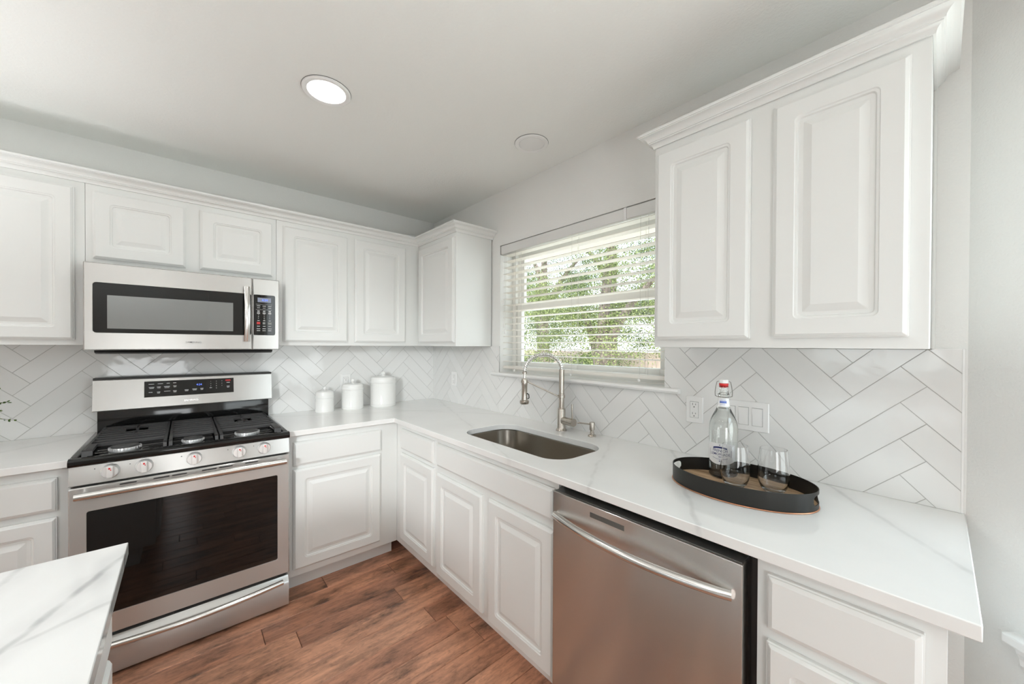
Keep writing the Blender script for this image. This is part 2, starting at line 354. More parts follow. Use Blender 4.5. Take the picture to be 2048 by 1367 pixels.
def wall_with_holes(name, wall, a0, a1, dback, dfront, holes, mat='wall_paint', z1=None):
    """wall slab in wall coordinates; holes are (a0, a1, z0, z1)"""
    z1 = z1 or H
    bm = B(); xs = sorted({a0, a1, *[h for q in holes for h in q[:2]]}); zs = sorted({-0.06, z1, *[h for q in holes for h in q[2:]]})
    for xa, xb in zip(xs, xs[1:]):
        for za, zb in zip(zs, zs[1:]):
            cx, cz = (xa + xb) / 2, (za + zb) / 2
            if any(q[0] < cx < q[1] and q[2] < cz < q[3] for q in holes): continue
            box(bm, xa, xb, dback, dfront, za, zb)
    bmesh.ops.remove_doubles(bm, verts=bm.verts[:], dist=1e-5)
    seen = {}
    for f in bm.faces[:]:
        k = tuple(sorted(v.index for v in f.verts)) if False else tuple(round(c, 4) for c in f.calc_center_median())
        seen.setdefault(k, []).append(f)
    kill = [f for fs in seen.values() if len(fs) > 1 for f in fs]
    bmesh.ops.delete(bm, geom=kill, context='FACES_ONLY')
    bmesh.ops.recalc_face_normals(bm, faces=bm.faces[:])
    return struct(obj(name, bm, mat, wall=wall, sharp=0))
WX0, WX1, WZ0, WZ1 = 0.921, 2.115, 1.172, 2.075
wall_back = wall_with_holes('wall_back', 'W', -0.15, XR, -0.20, 0.0, [(WX0, WX1, WZ0, WZ1)])
wall_left = wall_with_holes('wall_left', 'S', YE, 0.0, -0.15, 0.0, [(-4.02, -3.80, 0.06, 2.1), (-5.36, -5.10, 0.06, 2.1)])
wall_with_holes('wall_front', 'F', -0.15, XE + 0.15, 6.0, 6.15, [(1.6, 3.0, 1.0, 2.1)])
wall_with_holes('wall_far', 'S', YE, -(XE - XR), -XE - 0.15, -XE, [(-4.8, -2.2, 0.6, 2.1)]) if False else None
# far side wall at x = XE (faces -x)
bm = B()
def vbox(bm, x0, x1, y0, y1, z0, z1, bev=0): return box(bm, x0, x1, -y0, -y1, z0, z1, bev)
for (y0, y1, z0, z1) in ((YE, -(XE - XR), -.06, H),):
    vbox(bm, XE, XE + 0.15, y0, y1, z0, z1)
struct(obj('wall_far', bm, 'wall_paint', sharp=0))
# angled wall right of the counter, with its own window
q = math.sqrt(0.5); LA = (XE - XR) / q
ang = bpy.data.objects.new('wall_right', bpy.data.meshes.new('wall_right'))
A0, A1, AZ0, AZ1 = 0.155, 1.30, 0.665, 2.1
bm = B()
for (a0, a1, z0, z1) in ((0, A0, -.06, H), (A0, A1, -.06, AZ0), (A0, A1, AZ1, H), (A1, LA, -.06, H)):
    box(bm, a0, a1, -0.15, 0.0, z0, z1)
bm.to_mesh(ang.data); bm.free(); ang.data.materials.append(MT['wall_paint']); C.objects.link(ang); struct(ang)
ang.location = (XR, 0, 0); ang.rotation_euler = (0, 0, -PI / 4)
def angled_obj(name, bm, mat, parent):
    me = bpy.data.meshes.new(name); bm.to_mesh(me); bm.free(); me.materials.append(MT[mat]); o = bpy.data.objects.new(name, me); C.objects.link(o)
    o.parent = parent; return o
w2 = bpy.data.objects.new('window_2', None); C.objects.link(w2); w2.location = (XR, 0, 0); w2.rotation_euler = (0, 0, -PI / 4); struct(w2)
bm = B()
for a0, a1, z0, z1 in ((A0, A0 + .05, AZ0, AZ1), (A1 - .05, A1, AZ0, AZ1), (A0 + .05, A1 - .05, AZ1 - .05, AZ1), (A0 + .05, A1 - .05, AZ0, AZ0 + .05), (A0 + .05, A1 - .05, 1.36, 1.41)):
    box(bm, a0, a1, -0.13, -0.07, z0, z1, 0.003)
angled_obj('window_frame', bm, 'vinyl_frame', w2)
bm = B(); box(bm, A0 + .05, A1 - .05, -0.105, -0.10, AZ0 + .05, AZ1 - .05); angled_obj('window_pane', bm, 'window_glass', w2)
bm = B(); box(bm, A0 - .045, A1 + .045, -0.07, 0.032, AZ0 - .024, AZ0, 0.004); angled_obj('window_sill', bm, 'trim_white', w2)
bm = B(); F = loops(bm, [[(a, 0, AZ0 - .024), (a, -.028, AZ0 - .024), (a, -.026, AZ0 - .034), (a, -.018, AZ0 - .05), (a, -.016, AZ0 - .065), (a, -.008, AZ0 - .08), (a, 0, AZ0 - .085)] for a in (A0 - .02, A1 + .02)])
bmesh.ops.recalc_face_normals(bm, faces=F); angled_obj('window_apron', bm, 'trim_white', w2)
light('window_daylight', 'AREA', (XR + (0.73 + 0.155) * q, -(0.73 - 0.155) * q, 1.4), (math.radians(-90), 0, math.radians(-45)), 3, (1, 0.99, 0.98), shape='RECTANGLE', size=1.0, size_y=1.3)
# frames of the other windows of the room
def far_window(n, wall, a0, a1, z0, z1, d, nm):
    r = bpy.data.objects.new('window_%d' % n, None); C.objects.link(r); struct(r); r.rotation_euler = (0, 0, ROT[wall]); ORG[r.name] = (0, 0, 0)
    bm = B()
    for p in ((a0, a0 + .05, z0, z1), (a1 - .05, a1, z0, z1), (a0 + .05, a1 - .05, z0, z0 + .05), (a0 + .05, a1 - .05, z1 - .05, z1)): box(bm, p[0], p[1], d, d + .05, p[2], p[3])
    for k in range(1, nm):
        c = a0 + (a1 - a0) * k / nm; box(bm, c - .03, c + .03, d, d + .05, z0 + .05, z1 - .05)
    obj('window_frame', bm, 'vinyl_frame', r)
    bm = B(); box(bm, a0 + .05, a1 - .05, d + .02, d + .024, z0 + .05, z1 - .05); obj('window_pane', bm, 'window_glass', r)
far_window(3, 'S', -4.02, -3.80, 0.06, 2.1, -0.10, 1)
far_window(4, 'S', -5.36, -5.10, 0.06, 2.1, -0.10, 1)
far_window(5, 'F', 1.6, 3.0, 1.0, 2.1, 6.05, 2)

# herringbone backsplash
def clip(poly, axis, val, keep_less):
    out = []
    for p, r in zip(poly, poly[1:] + poly[:1]):
        ip = (p[axis] <= val) == keep_less or p[axis] == val; ir = (r[axis] <= val) == keep_less or r[axis] == val
        if ip: out.append(p)
        if ip != ir:
            t = (val - p[axis]) / (r[axis] - p[axis]); out.append((p[0] + t * (r[0] - p[0]), p[1] + t * (r[1] - p[1])))
    return out
def herringbone(name, parent, rects, x0, z0, L, W, shear, xmin, xmax, anomaly=False):
    bm = B(); rngt = random.Random(11); gp = 0.0011
    def emit(p0, p1, q0, q1, m):
        poly = []
        for p, qq in ((p0 + gp, q0 + gp), (p1 - gp, q0 + gp), (p1 - gp, q1 - gp), (p0 + gp, q1 - gp)):
            xx = x0 + (p - qq) / math.sqrt(2) + m; zz = z0 + (p + qq) / math.sqrt(2) + shear * (x0 - xx); poly.append((xx, zz))
        tx, tz, t0 = rngt.uniform(-.004, .004), rngt.uniform(-.004, .004), rngt.uniform(-.0002, .0002)
        cx = sum(p[0] for p in poly) / 4; cz = sum(p[1] for p in poly) / 4
        for (ra, rb, rc, rd) in rects:
            pl = clip(clip(clip(clip(poly, 0, ra, False), 0, rb, True), 1, rc, False), 1, rd, True)
            pp = []
            for v in pl:
                if not pp or math.hypot(v[0] - pp[-1][0], v[1] - pp[-1][1]) > 1e-5: pp.append(v)
            if len(pp) < 3: continue
            ar = abs(sum(a[0] * b[1] - b[0] * a[1] for a, b in zip(pp, pp[1:] + pp[:1]))) / 2
            if ar < 2e-5: continue
            top = [(v[0], -(0.008 + t0 + tx * (v[0] - cx) + tz * (v[1] - cz)), v[1]) for v in pp]
            F = loops(bm, [[(v[0], -0.004, v[1]) for v in pp], top], cap0=False); bmesh.ops.recalc_face_normals(bm, faces=F)
            for f in F:
                pass
    for mi in range(-8, 9):
        m = mi * 2 * L / math.sqrt(2)
        if x0 + m > xmax + 0.6 or x0 + m < xmin - 0.9: continue
        for k in range(-14, 16):
            an = anomaly and mi == 0 and k >= 1
            emit(k * W + (W if an else 0), k * W + L, k * W, k * W + W, m)
            an2 = anomaly and mi == -1 + 0 and k >= 2
            emit((k - 1) * W + L, k * W + L, k * W - L - (W if (anomaly and mi == -1 and k >= 2) else 0), k * W, m)
    o = obj(name, bm, 'tile_glaze', parent, sharp=0)
    # outward normals
    bm = bmesh.new(); bm.from_mesh(o.data)
    for f in bm.faces:
        if abs(f.normal.y) > 0.5 and f.normal.y > 0: f.normal_flip()
    bm.to_mesh(o.data); bm.free()
    bm = B()
    for (ra, rb, rc, rd) in rects: box(bm, ra, rb, 0.0, 0.0062, rc, rd)
    obj('backsplash_grout', bm, 'grout', o, sharp=0)
    return o
TT = 1.3755
herringbone('backsplash_tile', wall_back, [(0.0085, WX0, 0.9145, TT), (WX0, WX1, 0.9145, 1.169), (WX1, 2.984, 0.9145, TT)], 2.699, 1.056, 0.3098, 0.0781, 0.039, 0, 3.0, True)
herringbone('backsplash_tile', wall_left, [(-2.75, -0.0005, 0.9145, TT)], -0.898, 1.184, 0.3125, 0.0778, 0.0, -2.75, 0)
bm = B(); box(bm, 2.984, 2.989, 0, 0.0095, 0.9145, TT + .003, .001); box(bm, 2.926, 2.984, 0, 0.009, TT, TT + .003); obj('backsplash_edge', bm, 'trim_white', wall_back)

# ------------------------------------------------------------------ kitchen window
w1 = bpy.data.objects.new('window_1', None); C.objects.link(w1); struct(w1); ORG['window_1'] = (0, 0, 0)
bm = B()
for (a0, a1, z0, z1) in ((WX0, WX0 + .035, 1.195, WZ1), (WX1 - .035, WX1, 1.195, WZ1), (WX0 + .035, WX1 - .035, WZ1 - .035, WZ1), (WX0 + .035, WX1 - .035, 1.195, 1.225)):
    box(bm, a0, a1, -.19, -.115, z0, z1, .003)
for s in (WX0 + .035, WX1 - .035 - .008): box(bm, s, s + .008, -.15, -.14, 1.225, WZ1 - .035)
obj('window_frame', bm, 'vinyl_frame', w1)
for nm, z0, z1, d0, d1, t in (('upper_sash', 1.625, WZ1 - .035, -.18, -.155, .035), ('lower_sash', 1.225, 1.672, -.15, -.122, .045)):
    bm = B(); a0, a1 = WX0 + .043, WX1 - .043
    for p in ((a0, a0 + t, z0, z1), (a1 - t, a1, z0, z1), (a0 + t, a1 - t, z0, z0 + t), (a0 + t, a1 - t, z1 - t, z1)): box(bm, p[0], p[1], d0, d1, p[2], p[3], .003)
    s = obj(nm, bm, 'vinyl_frame', w1)
    bm = B(); dm = (d0 + d1) / 2; box(bm, a0 + t, a1 - t, dm - .002, dm + .002, z0 + t, z1 - t); obj('window_pane', bm, 'window_glass', s)
bm = B(); box(bm, WX0 + .0005, WX1 - .0005, -.115, 0.0, 1.1725, 1.195)
F = loops(bm, [[(a, -.0, 1.195), (a, -.030, 1.195), (a, -.036, 1.191), (a, -.038, 1.183), (a, -.034, 1.176), (a, -.028, 1.172), (a, -.0, 1.172)] for a in (0.862, 2.19)]); bmesh.ops.recalc_face_normals(bm, faces=F)
obj('window_sill', bm, 'trim_white', w1)

# ------------------------------------------------------------------ blind
bl = TH('window_blind', 'white two-inch slat blind hanging in the window above the sink', 'blind', 'W', 1.518, -.045, 1.20)
bm = B(); rrbox(bm, WX0 + .004, WX1 - .004, 2.013, 2.071, -.010, -.001, .004, .003); box(bm, WX0 + .004, WX0 + .012, -.04, -.01, 2.013, 2.071); obj('valance', bm, 'blind_valance', bl)
bm = B(); box(bm, WX0 + .012, WX1 - .012, -.07, -.02, 2.022, 2.068, .002); obj('headrail', bm, 'blind_valance', bl)
zs = [2.006 - .0432 * i for i in range(18)]
bm = B(); tilt = math.radians(-3)
for zc_ in zs:
    pr = []
    for u, h in ((-.025, 0), (-.012, .0022), (0, .003), (.012, .0022), (.025, 0), (.025, -.0026), (.012, -.0004), (0, .0004), (-.012, -.0004), (-.025, -.0026)):
        pr.append((u * math.cos(tilt) - h * math.sin(tilt), u * math.sin(tilt) + h * math.cos(tilt)))
    F = loops(bm, [[(a, .045 + u, zc_ + h) for u, h in pr] for a in (WX0 + .010, WX1 - .008)]); bmesh.ops.recalc_face_normals(bm, faces=F)
obj('slats', bm, 'blind_slat', bl, sharp=50)
bm = B(); box(bm, WX0 + .010, WX1 - .008, -.072, -.020, 1.222, 1.242, .004); obj('bottom_rail', bm, 'blind_slat', bl)
for a in (1.06, 1.545, 1.975):
    bm = B()
    for dd in (-.019, -.071): tube(bm, [(a, -dd, 1.242), (a, -dd, 2.03)], .0008, 6)
    tube(bm, [(a + .028, .045, 1.242), (a + .028, .045, 2.03)], .0008, 6)
    obj('ladder_cord', bm, 'cord', bl)
    bm = B(); lathe(bm, [(0, 0), (.006, .002), (.007, .008), (.004, .012), (0, .013)], a, -.012, 1.208, 14); tube(bm, [(a, .012, 1.219), (a, .02, 1.24)], .0008, 6); obj('cord_plug', bm, 'plastic_white', bl)
for a, zz in ((.958, 1.508), (.971, 1.466)):
    bm = B(); tube(bm, [(a, .006, zz + .02), (a + .002, .006, 1.75), (a + .004, .008, 2.02)], .0009, 6); obj('pull_cord', bm, 'cord', bl)
    bm = B(); lathe(bm, [(0, 0), (.005, .001), (.0065, .008), (.006, .02), (.0035, .028), (0, .029)], a, -.006, zz - .005, 14); obj('cord_tassel', bm, 'plastic_white', bl)
bm = B(); box(bm, 1.895, 1.909, -.002, .004, 2.008, 2.071, .001); box(bm, 1.893, 1.911, -.002, .007, 2.006, 2.014, .001); obj('valance_clip', bm, 'plastic_white', bl)
bm = B(); box(bm, WX0 + .0005, WX0 + .004, -.04, .003, 2.010, 2.0745); box(bm, WX0 + .0005, WX0 + .03, -.04, -.012, 2.0715, 2.0745); obj('end_bracket', bm, 'steel_bright', bl)

# ------------------------------------------------------------------ cabinets
UB, UT, UD = 1.375, 2.134, 0.305
DZ0, DZ1 = 1.399, 2.103
def upper(label, wall, a0, a1, z0, doors, back=0.0, group='wall cabinets', ends=(0, 0)):
    t = TH('wall_cabinet', label, 'cabinet', wall, (a0 + a1) / 2, 0.15, z0, group)
    bm = B(); box(bm, a0, a1, back, UD, z0, UT + .03, .0015); obj('cabinet_body', bm, 'cabinet_paint', t)
    for (p, r, s, u) in doors:
        bm = B(); panel_door(bm, p, r, s, u, UD + .0005); obj('door', bm, 'cabinet_paint', t, sharp=10)
    return t
TL = .0095
upper('white wall cabinet left of the microwave, its single raised-panel door cut by the photo edge', 'S', -2.70, -2.006, UB, [(-2.62, -2.037, DZ0, DZ1)], TL)
upper('short white two-door wall cabinet directly above the microwave', 'S', -2.005, -1.2405, 1.757, [(-1.981, -1.650, 1.784, DZ1), (-1.593, -1.259, 1.784, DZ1)], TL)
upper('tall white two-door wall cabinet right of the microwave, above the canisters', 'S', -1.2395, -0.306, UB, [(-1.206, -0.829, DZ0, DZ1), (-0.783, -0.415, DZ0, DZ1)], TL)
upper('narrow white corner wall cabinet left of the kitchen window, plain side panel to the window', 'W', 0.01, 0.832, UB, [(0.330, 0.823, DZ0, DZ1)], .0095)
t = upper('large white two-door wall cabinet right of the window, above the tray', 'W', 2.222, 2.924, UB + .003, [(2.234, 2.545, 1.407, DZ1), (2.605, 2.891, 1.409, DZ1)], .0095)
bm = B(); box(bm, 2.924, 2.932, 0.0, .012, UB + .003, UT, .002); obj('scribe_molding', bm, 'cabinet_paint', t)

def crown(label, stations, z0, z1, p):
    k = p / .055; hz = z1 - z0
    prof = [(0, 0), (.006, 0), (.007, .07), (.0085, .16), (.012, .25), (.016, .31), (.020, .33), (.0205, .40), (.024, .42), (.0245, .50), (.027, .58), (.032, .67), (.039, .735), (.045, .765), (.050, .775), (.0505, .82), (.055, .83), (.055, 1.0), (0, 1.0)]
    bm = B(); R = []
    for st in stations:
        R.append([Vector(st(o * k)).to_3d() + Vector((0, 0, z0 + h * hz)) for o, h in prof])
    F = loops(bm, R); bmesh.ops.recalc_face_normals(bm, faces=F); return bm
g_ = .0004
bm = crown('', [lambda o: (UD + g_ + o, -2.70), lambda o: (UD + g_ + o, -UD - g_ - o), lambda o: (.832 + g_ + o, -UD - g_ - o), lambda o: (.832 + g_ + o, -.0005)], 2.131, 2.185, .058)
tag(obj('crown_molding', bm, 'cabinet_paint', sharp=28, a=UD, d=UD, z=2.131), 'long white crown molding turning the corner along the cabinet tops over the microwave', 'molding', 'crown moldings')
bm = crown('', [lambda o: (2.222 - g_ - o, -.0005), lambda o: (2.222 - g_ - o, -UD - g_ - o), lambda o: (2.924 + g_ + o, -UD - g_ - o), lambda o: (2.924 + g_ + o, -.0005)], 2.131, 2.182, .048)
tag(obj('crown_molding', bm, 'cabinet_paint', sharp=28, a=2.57, d=UD, z=2.131), 'short white crown molding capping the large cabinet right of the window', 'molding', 'crown moldings')

CT, CU, CD = 0.914, 0.885, 0.648          # counter top, underside, depth
BD = 0.61
def base(label, wall, a0, a1, fronts, toe=True, d0=.003, df=BD, zb=.105, cut=None):
    t = TH('base_cabinet', label, 'cabinet', wall, (a0 + a1) / 2, (d0 + df) / 2, 0, 'base cabinets')
    bm = B(); box(bm, a0, a1, d0, df, zb, CU - .0005 if not cut else cut, .0012)
    if cut:   # front rail only where the sink hangs
        box(bm, a0, a1, df - .02, df, cut, CU - .0005); box(bm, a0, a0 + .018, d0, df - .02, cut, CU - .0005); box(bm, a1 - .018, a1, d0, df - .02, cut, CU - .0005)
    obj('cabinet_body', bm, 'cabinet_paint', t)
    bm = B(); box(bm, a0, a1, d0, df - .085, 0.0, zb); obj('toe_kick', bm, 'cabinet_paint', t)
    for kind, p, r, s, u in fronts:
        bm = B()
        if kind == 'door': panel_door(bm, p, r, s, u, df + .0005)
        else: slab_front(bm, p, r, s, u, df + .0005)
        obj(kind if kind == 'door' else ('drawer' if kind == 'drawer' else 'false_front'), bm, 'cabinet_paint', t, sharp=10)
    return t
base('white base cabinet left of the range, drawer over door, cut by the photo edge', 'S', -2.70, -2.008, [('drawer', -2.62, -2.040, .714, .846), ('door', -2.62, -2.041, .142, .688)])
base('white base cabinet between the range and the inner corner, wide drawer over square door', 'S', -1.237, -0.6115, [('drawer', -1.211, -.720, .714, .846), ('door', -1.211, -.724, .142, .695)])
base('narrow white base cabinet in the corner, small drawer over a slim door', 'W', 0.003, 1.124, [('drawer', .690, 1.107, .724, .852), ('door', .690, 1.104, .152, .700)])
base('white sink base cabinet below the faucet, blank false front over two doors', 'W', 1.125, 2.013, [('false_front', 1.141, 2.000, .725, .849), ('door', 1.141, 1.555, .138, .688), ('door', 1.602, 2.003, .134, .691)], cut=.66)
base('white base cabinet at the counter end right of the dishwasher, drawer over door', 'W', 2.654, 2.955, [('drawer', 2.676, 2.928, .716, .847), ('door', 2.676, 2.928, .142, .689)])

# countertops
def slab(outline, holes, z0, z1):
    bm = B(); E = []
    for lp in [outline] + holes:
        vs = [bm.verts.new((x, y, z1)) for x, y in lp]
        E += [bm.edges.new((vs[i], vs[(i + 1) % len(vs)])) for i in range(len(vs))]
    r = bmesh.ops.triangle_fill(bm, use_beauty=True, edges=E)
    fs = [f for f in r['geom'] if isinstance(f, bmesh.types.BMFace)]
    for f in fs:
        if f.normal.z < 0: f.normal_flip()
    ex = bmesh.ops.extrude_face_region(bm, geom=fs)
    vs = [v for v in ex['geom'] if isinstance(v, bmesh.types.BMVert)]
    bmesh.ops.translate(bm, vec=(0, 0, z0 - z1), verts=vs)
    bmesh.ops.recalc_face_normals(bm, faces=bm.faces[:]); return bm
def bevmod(o, wdt=.0022):
    b = o.modifiers.new('edge', 'BEVEL'); b.width = wdt; b.segments = 2; b.limit_method = 'ANGLE'; b.angle_limit = math.radians(50); return o
SX0, SX1, SY0, SY1, SR = 1.225, 1.937, -.533, -.188, .105
hole = [(a, z) for a, z in rr(SX0, SX1, SY0, SY1, SR, 10)]
bm = slab([(.0005, -.0005), (.0005, -1.2375), (CD, -1.2375), (CD, -CD), (2.993, -CD), (2.993, -.0005)], [hole], CU, CT)
bevmod(tag(obj('countertop', bm, 'quartz_counter', sharp=32, a=1.3, d=.35, z=CU), 'long L-shaped white veined quartz countertop with the sink and the tray', 'countertop', 'quartz countertops'))
bm = slab([(.0005, -2.0075), (.0005, -2.72), (CD, -2.72), (CD, -2.0075)], [], CU, CT)
bevmod(tag(obj('countertop', bm, 'quartz_counter', sharp=32, a=.35, d=2.4, z=CU), 'short white quartz countertop left of the range, under the green sprig', 'countertop', 'quartz countertops'))
bm = slab([(1.681, -1.757), (1.681, -2.72), (3.25, -2.72), (3.25, -1.757)], [], CU, CT)
bevmod(tag(obj('countertop', bm, 'quartz_island', sharp=32, a=2.4, d=2.2, z=CU), 'white quartz island top with strong grey veins in the lower left foreground', 'countertop', 'quartz countertops'))
# island (fronts face +y)
t = TH('kitchen_island', 'white kitchen island base under the veined foreground top', 'island', 'I', -2.45, -2.2, 0)
bm = B(); box(bm, -3.22, -1.722, -2.69, -1.797, .105, CU - .0005, .0012); obj('cabinet_body', bm, 'cabinet_paint', t)
bm = B(); box(bm, -3.2, -1.74, -2.67, -1.87, 0, .105); obj('toe_kick', bm, 'cabinet_paint', t)
for p, r in ((-2.19, -1.735), (-2.68, -2.225), (-3.17, -2.715)):
    bm = B(); slab_front(bm, p, r, .716, .850, -1.7965); obj('drawer', bm, 'cabinet_paint', t, sharp=10)
    bm = B(); panel_door(bm, p, r, .142, .690, -1.7965); obj('door', bm, 'cabinet_paint', t, sharp=10)

# ------------------------------------------------------------------ sink, faucet, soap dispenser
def ring(i, z, r): return [(a, y, z) for a, y in rr(SX0 - .006 + i, SX1 + .006 - i, SY0 - .006 + i, SY1 + .006 - i, r, 10)]
sk = TH('sink', 'undermount stainless steel sink bowl below the kitchen window', 'sink', 'W', 1.58, .36, .665)
bm = B()
F = loops(bm, [ring(-.018, CU - .003, SR + .02), ring(0, CU - .003, SR), ring(.002, CU - .006, SR), ring(.006, CU - .17, SR - .01), ring(.014, CU - .198, SR - .02), ring(.04, CU - .208, SR - .04),
               ring(.15, CU - .211, .02)], cap0=False)
bmesh.ops.recalc_face_normals(bm, faces=F)
for f in bm.faces: f.normal_flip() if f.calc_center_median().z < CU - .2 and f.normal.z < 0 else None
so = obj('basin', bm, 'stainless_sink', sk)
so.modifiers.new('thick', 'SOLIDIFY').thickness = -.0015
bm = B(); lathe(bm, [(0, .002), (.02, .0015), (.036, .003), (.043, .0045), (.045, .002), (.045, .0)], 1.58, .33, CU - .211, 32); obj('drain', bm, 'chrome', sk)

FX, FD = 1.566, .088
fa = TH('kitchen_faucet', 'brushed nickel spring-neck kitchen faucet behind the sink', 'faucet', 'W', FX, FD, CT)
bm = B(); lathe(bm, [(.030, 0), (.030, .004), (.0245, .012), (.0225, .018), (.0225, .116), (.0215, .119), (.0175, .120)], FX, FD, CT, 36); obj('base_body', bm, 'brushed_nickel', fa)
bm = B(); lathe(bm, [(.0175, .120), (.0175, .126), (.0152, .128), (.0152, .178), (.0195, .180), (.0195, .197), (.0165, .199)], FX, FD, CT, 32); obj('collar', bm, 'brushed_nickel', fa)
bm = B(); lathe(bm, [(.0165, .199), (.0165, .205), (.0150, .207), (.0150, .337), (.0125, .339)], FX, FD, CT, 32); obj('riser', bm, 'brushed_nickel', fa)
hd = Vector((1.452, -.262, 0)); base_ = Vector((FX, -FD, 0)); dirh = (hd - base_).normalized(); span = (hd - base_).length
ctr = (hd + base_) / 2; arcp = []
for i in range(49):
    t_ = PI * i / 48; arcp.append(ctr - dirh * (span / 2) * math.cos(t_) + Vector((0, 0, 1.247 + .092 * math.sin(t_) - .008 * (i / 48))))
arcp += [Vector((hd.x, hd.y, 1.239 - .008 * k)) for k in range(1, 6)]
bm = B(); tube(bm, arcp, .0078, 12); obj('hose', bm, 'steel_bright', fa)
# open coil wound round the hose
dense = []
for i in range(len(arcp) - 6):
    for k in range(12): dense.append(arcp[i].lerp(arcp[i + 1], k / 12))
turns = 27; sp = []
for i, p in enumerate(dense):
    tg = (dense[min(i + 1, len(dense) - 1)] - dense[max(i - 1, 0)]).normalized(); sd = dirh.cross(Vector((0, 0, 1))); nn = sd.cross(tg)
    th = 2 * PI * turns * i / len(dense); sp.append(p + (sd * math.cos(th) + nn * math.sin(th)) * .0128)
bm = B(); tube(bm, sp, .0016, 6); obj('spring', bm, 'steel_bright', fa)
bm = B(); lathe(bm, [(.008, 0), (.013, .002), (.013, .012), (.009, .016)], hd.x, -hd.y, 1.226, 20); obj('spring_cuff', bm, 'brushed_nickel', fa)
bm = B(); lathe(bm, [(.0085, .140), (.0145, .138), (.0165, .134), (.0165, .102), (.0155, .100), (.0155, .04), (.0165, .022), (.0255, .018), (.0255, .006), (.022, .0), (0, .0)], hd.x, -hd.y, 1.064, 28); sh = obj('spray_head', bm, 'brushed_nickel', fa)
bm = B(); pr = Vector((.66, -.75, 0)) * -1
tube(bm, [hd + Vector((.013, .008, 1.122)), hd + Vector((.021, .013, 1.115)), hd + Vector((.022, .014, 1.098)), hd + Vector((.016, .010, 1.092))], .0028, 8); obj('trigger', bm, 'black_plastic', sh)
bm = B(); p0 = base_ + dirh * .018 + Vector((0, 0, CT + .188)); p1 = hd - dirh * .016 + Vector((0, 0, 1.186)); tube(bm, [p0, p1], .0042, 10)
lathe(bm, [(.0195, 0), (.0195, .012), (.0168, .012), (.0168, 0)], hd.x, -hd.y, 1.18, 24, closed=True); obj('support_arm', bm, 'brushed_nickel', fa)
hz = Vector((1, -.12, 0)).normalized()
bm = B(); pA = base_ + Vector((0, 0, CT + .058)); tube(bm, [pA + hz * .015, pA + hz * .062], .0205, 28); obj('handle_hub', bm, 'brushed_nickel', fa)
bm = B(); tube(bm, [pA + hz * .064, pA + hz * .098], .0215, 28); tube(bm, [pA + hz * .086 + Vector((0, 0, .018)), pA + hz * .084 + Vector((0, 0, .098))], lambda t: .0042 + .001 * t, 12); obj('handle_lever', bm, 'brushed_nickel', fa)

sd_ = TH('soap_dispenser', 'small brushed nickel soap dispenser right of the faucet', 'soap dispenser', 'W', 1.76, .07, CT)
bm = B(); lathe(bm, [(.022, 0), (.022, .004), (.019, .008), (.011, .010), (.011, .022), (.0095, .024), (.0095, .032)], 1.76, .07, CT, 28); obj('base_flange', bm, 'brushed_nickel', sd_)
bm = B(); lathe(bm, [(.0105, .032), (.0135, .034), (.0135, .070), (.0125, .073), (0, .073)], 1.76, .07, CT, 28); obj('pump_head', bm, 'brushed_nickel', sd_)
bm = B(); tube(bm, [(1.752, -.074, CT + .062), (1.705, -.105, CT + .066), (1.697, -.110, CT + .064)], .0042, 10); obj('spout', bm, 'brushed_nickel', sd_)

# ------------------------------------------------------------------ dishwasher
dw = TH('dishwasher', 'stainless steel dishwasher with a bowed bar handle, right of the sink base', 'dishwasher', 'W', 2.33, .33, 0)
bm = B(); box(bm, 2.02, 2.648, .04, .585, .10, .878); obj('tub', bm, 'black_plastic', dw)
bm = B(); box(bm, 2.02, 2.648, .04, .54, .0, .098); obj('toe_panel', bm, 'black_plastic', dw)
bm = B(); box(bm, 2.0205, 2.6335, .587, .650, .105, .856, .003, 3); dd = obj('door', bm, 'stainless_dishwasher', dw)
bm = B(); box(bm, 2.024, 2.630, .590, .64, .8562, .8578); obj('control_strip', bm, 'dark_label', dd)
bm = B(); pts = []
for i in range(25):
    t_ = i / 24; pts.append((2.035 + .577 * t_, -(.657 + .045 * math.sin(PI * t_) ** .8), .776 ))
tube(bm, pts, .0125, 16); obj('handle', bm, 'steel_bright', dd)
bm = B(); box(bm, 2.185, 2.312, .650, .6507, .818, .834); obj('status_window', bm, 'dark_label', dd)

# ------------------------------------------------------------------ range
RA0, RA1 = -2.002, -1.241
ra = TH('range', 'freestanding stainless gas range with black cooktop and glass oven door', 'range', 'S', -1.6215, .36, 0)
bm = B(); box(bm, RA0 + .003, RA1 - .003, .035, .635, .03, .885); obj('body', bm, 'black_plastic', ra)
for p, r in ((RA0 + .03, .08), (RA1 - .06, .08), (RA0 + .03, .55), (RA1 - .06, .55)):
    bm = B(); lathe(bm, [(.018, 0), (.018, .0295)], p + .015, r, 0, 16); obj('levelling_foot', bm, 'black_plastic', ra)

# storage drawer
bm = B(); F = loops(bm, [[(a, -.64, .014), (a, -.688, .014), (a, -.690, .018), (a, -.690, .125), (a, -.684, .138), (a, -.672, .150), (a, -.668, .160), (a, -.64, .160)] for a in (RA0 + .002, RA1 - .002)]); bmesh.ops.recalc_face_normals(bm, faces=F)
dr = obj('storage_drawer', bm, 'stainless', ra, sharp=40)
bm = B(); pts = [(RA0 + .03 + (RA1 - RA0 - .06) * i / 20, -(.696 + .026 * math.sin(PI * i / 20)), .143 - .006 * math.sin(PI * i / 20)) for i in range(21)]; tube(bm, pts, .0125, 14); obj('handle', bm, 'steel_bright', dr)
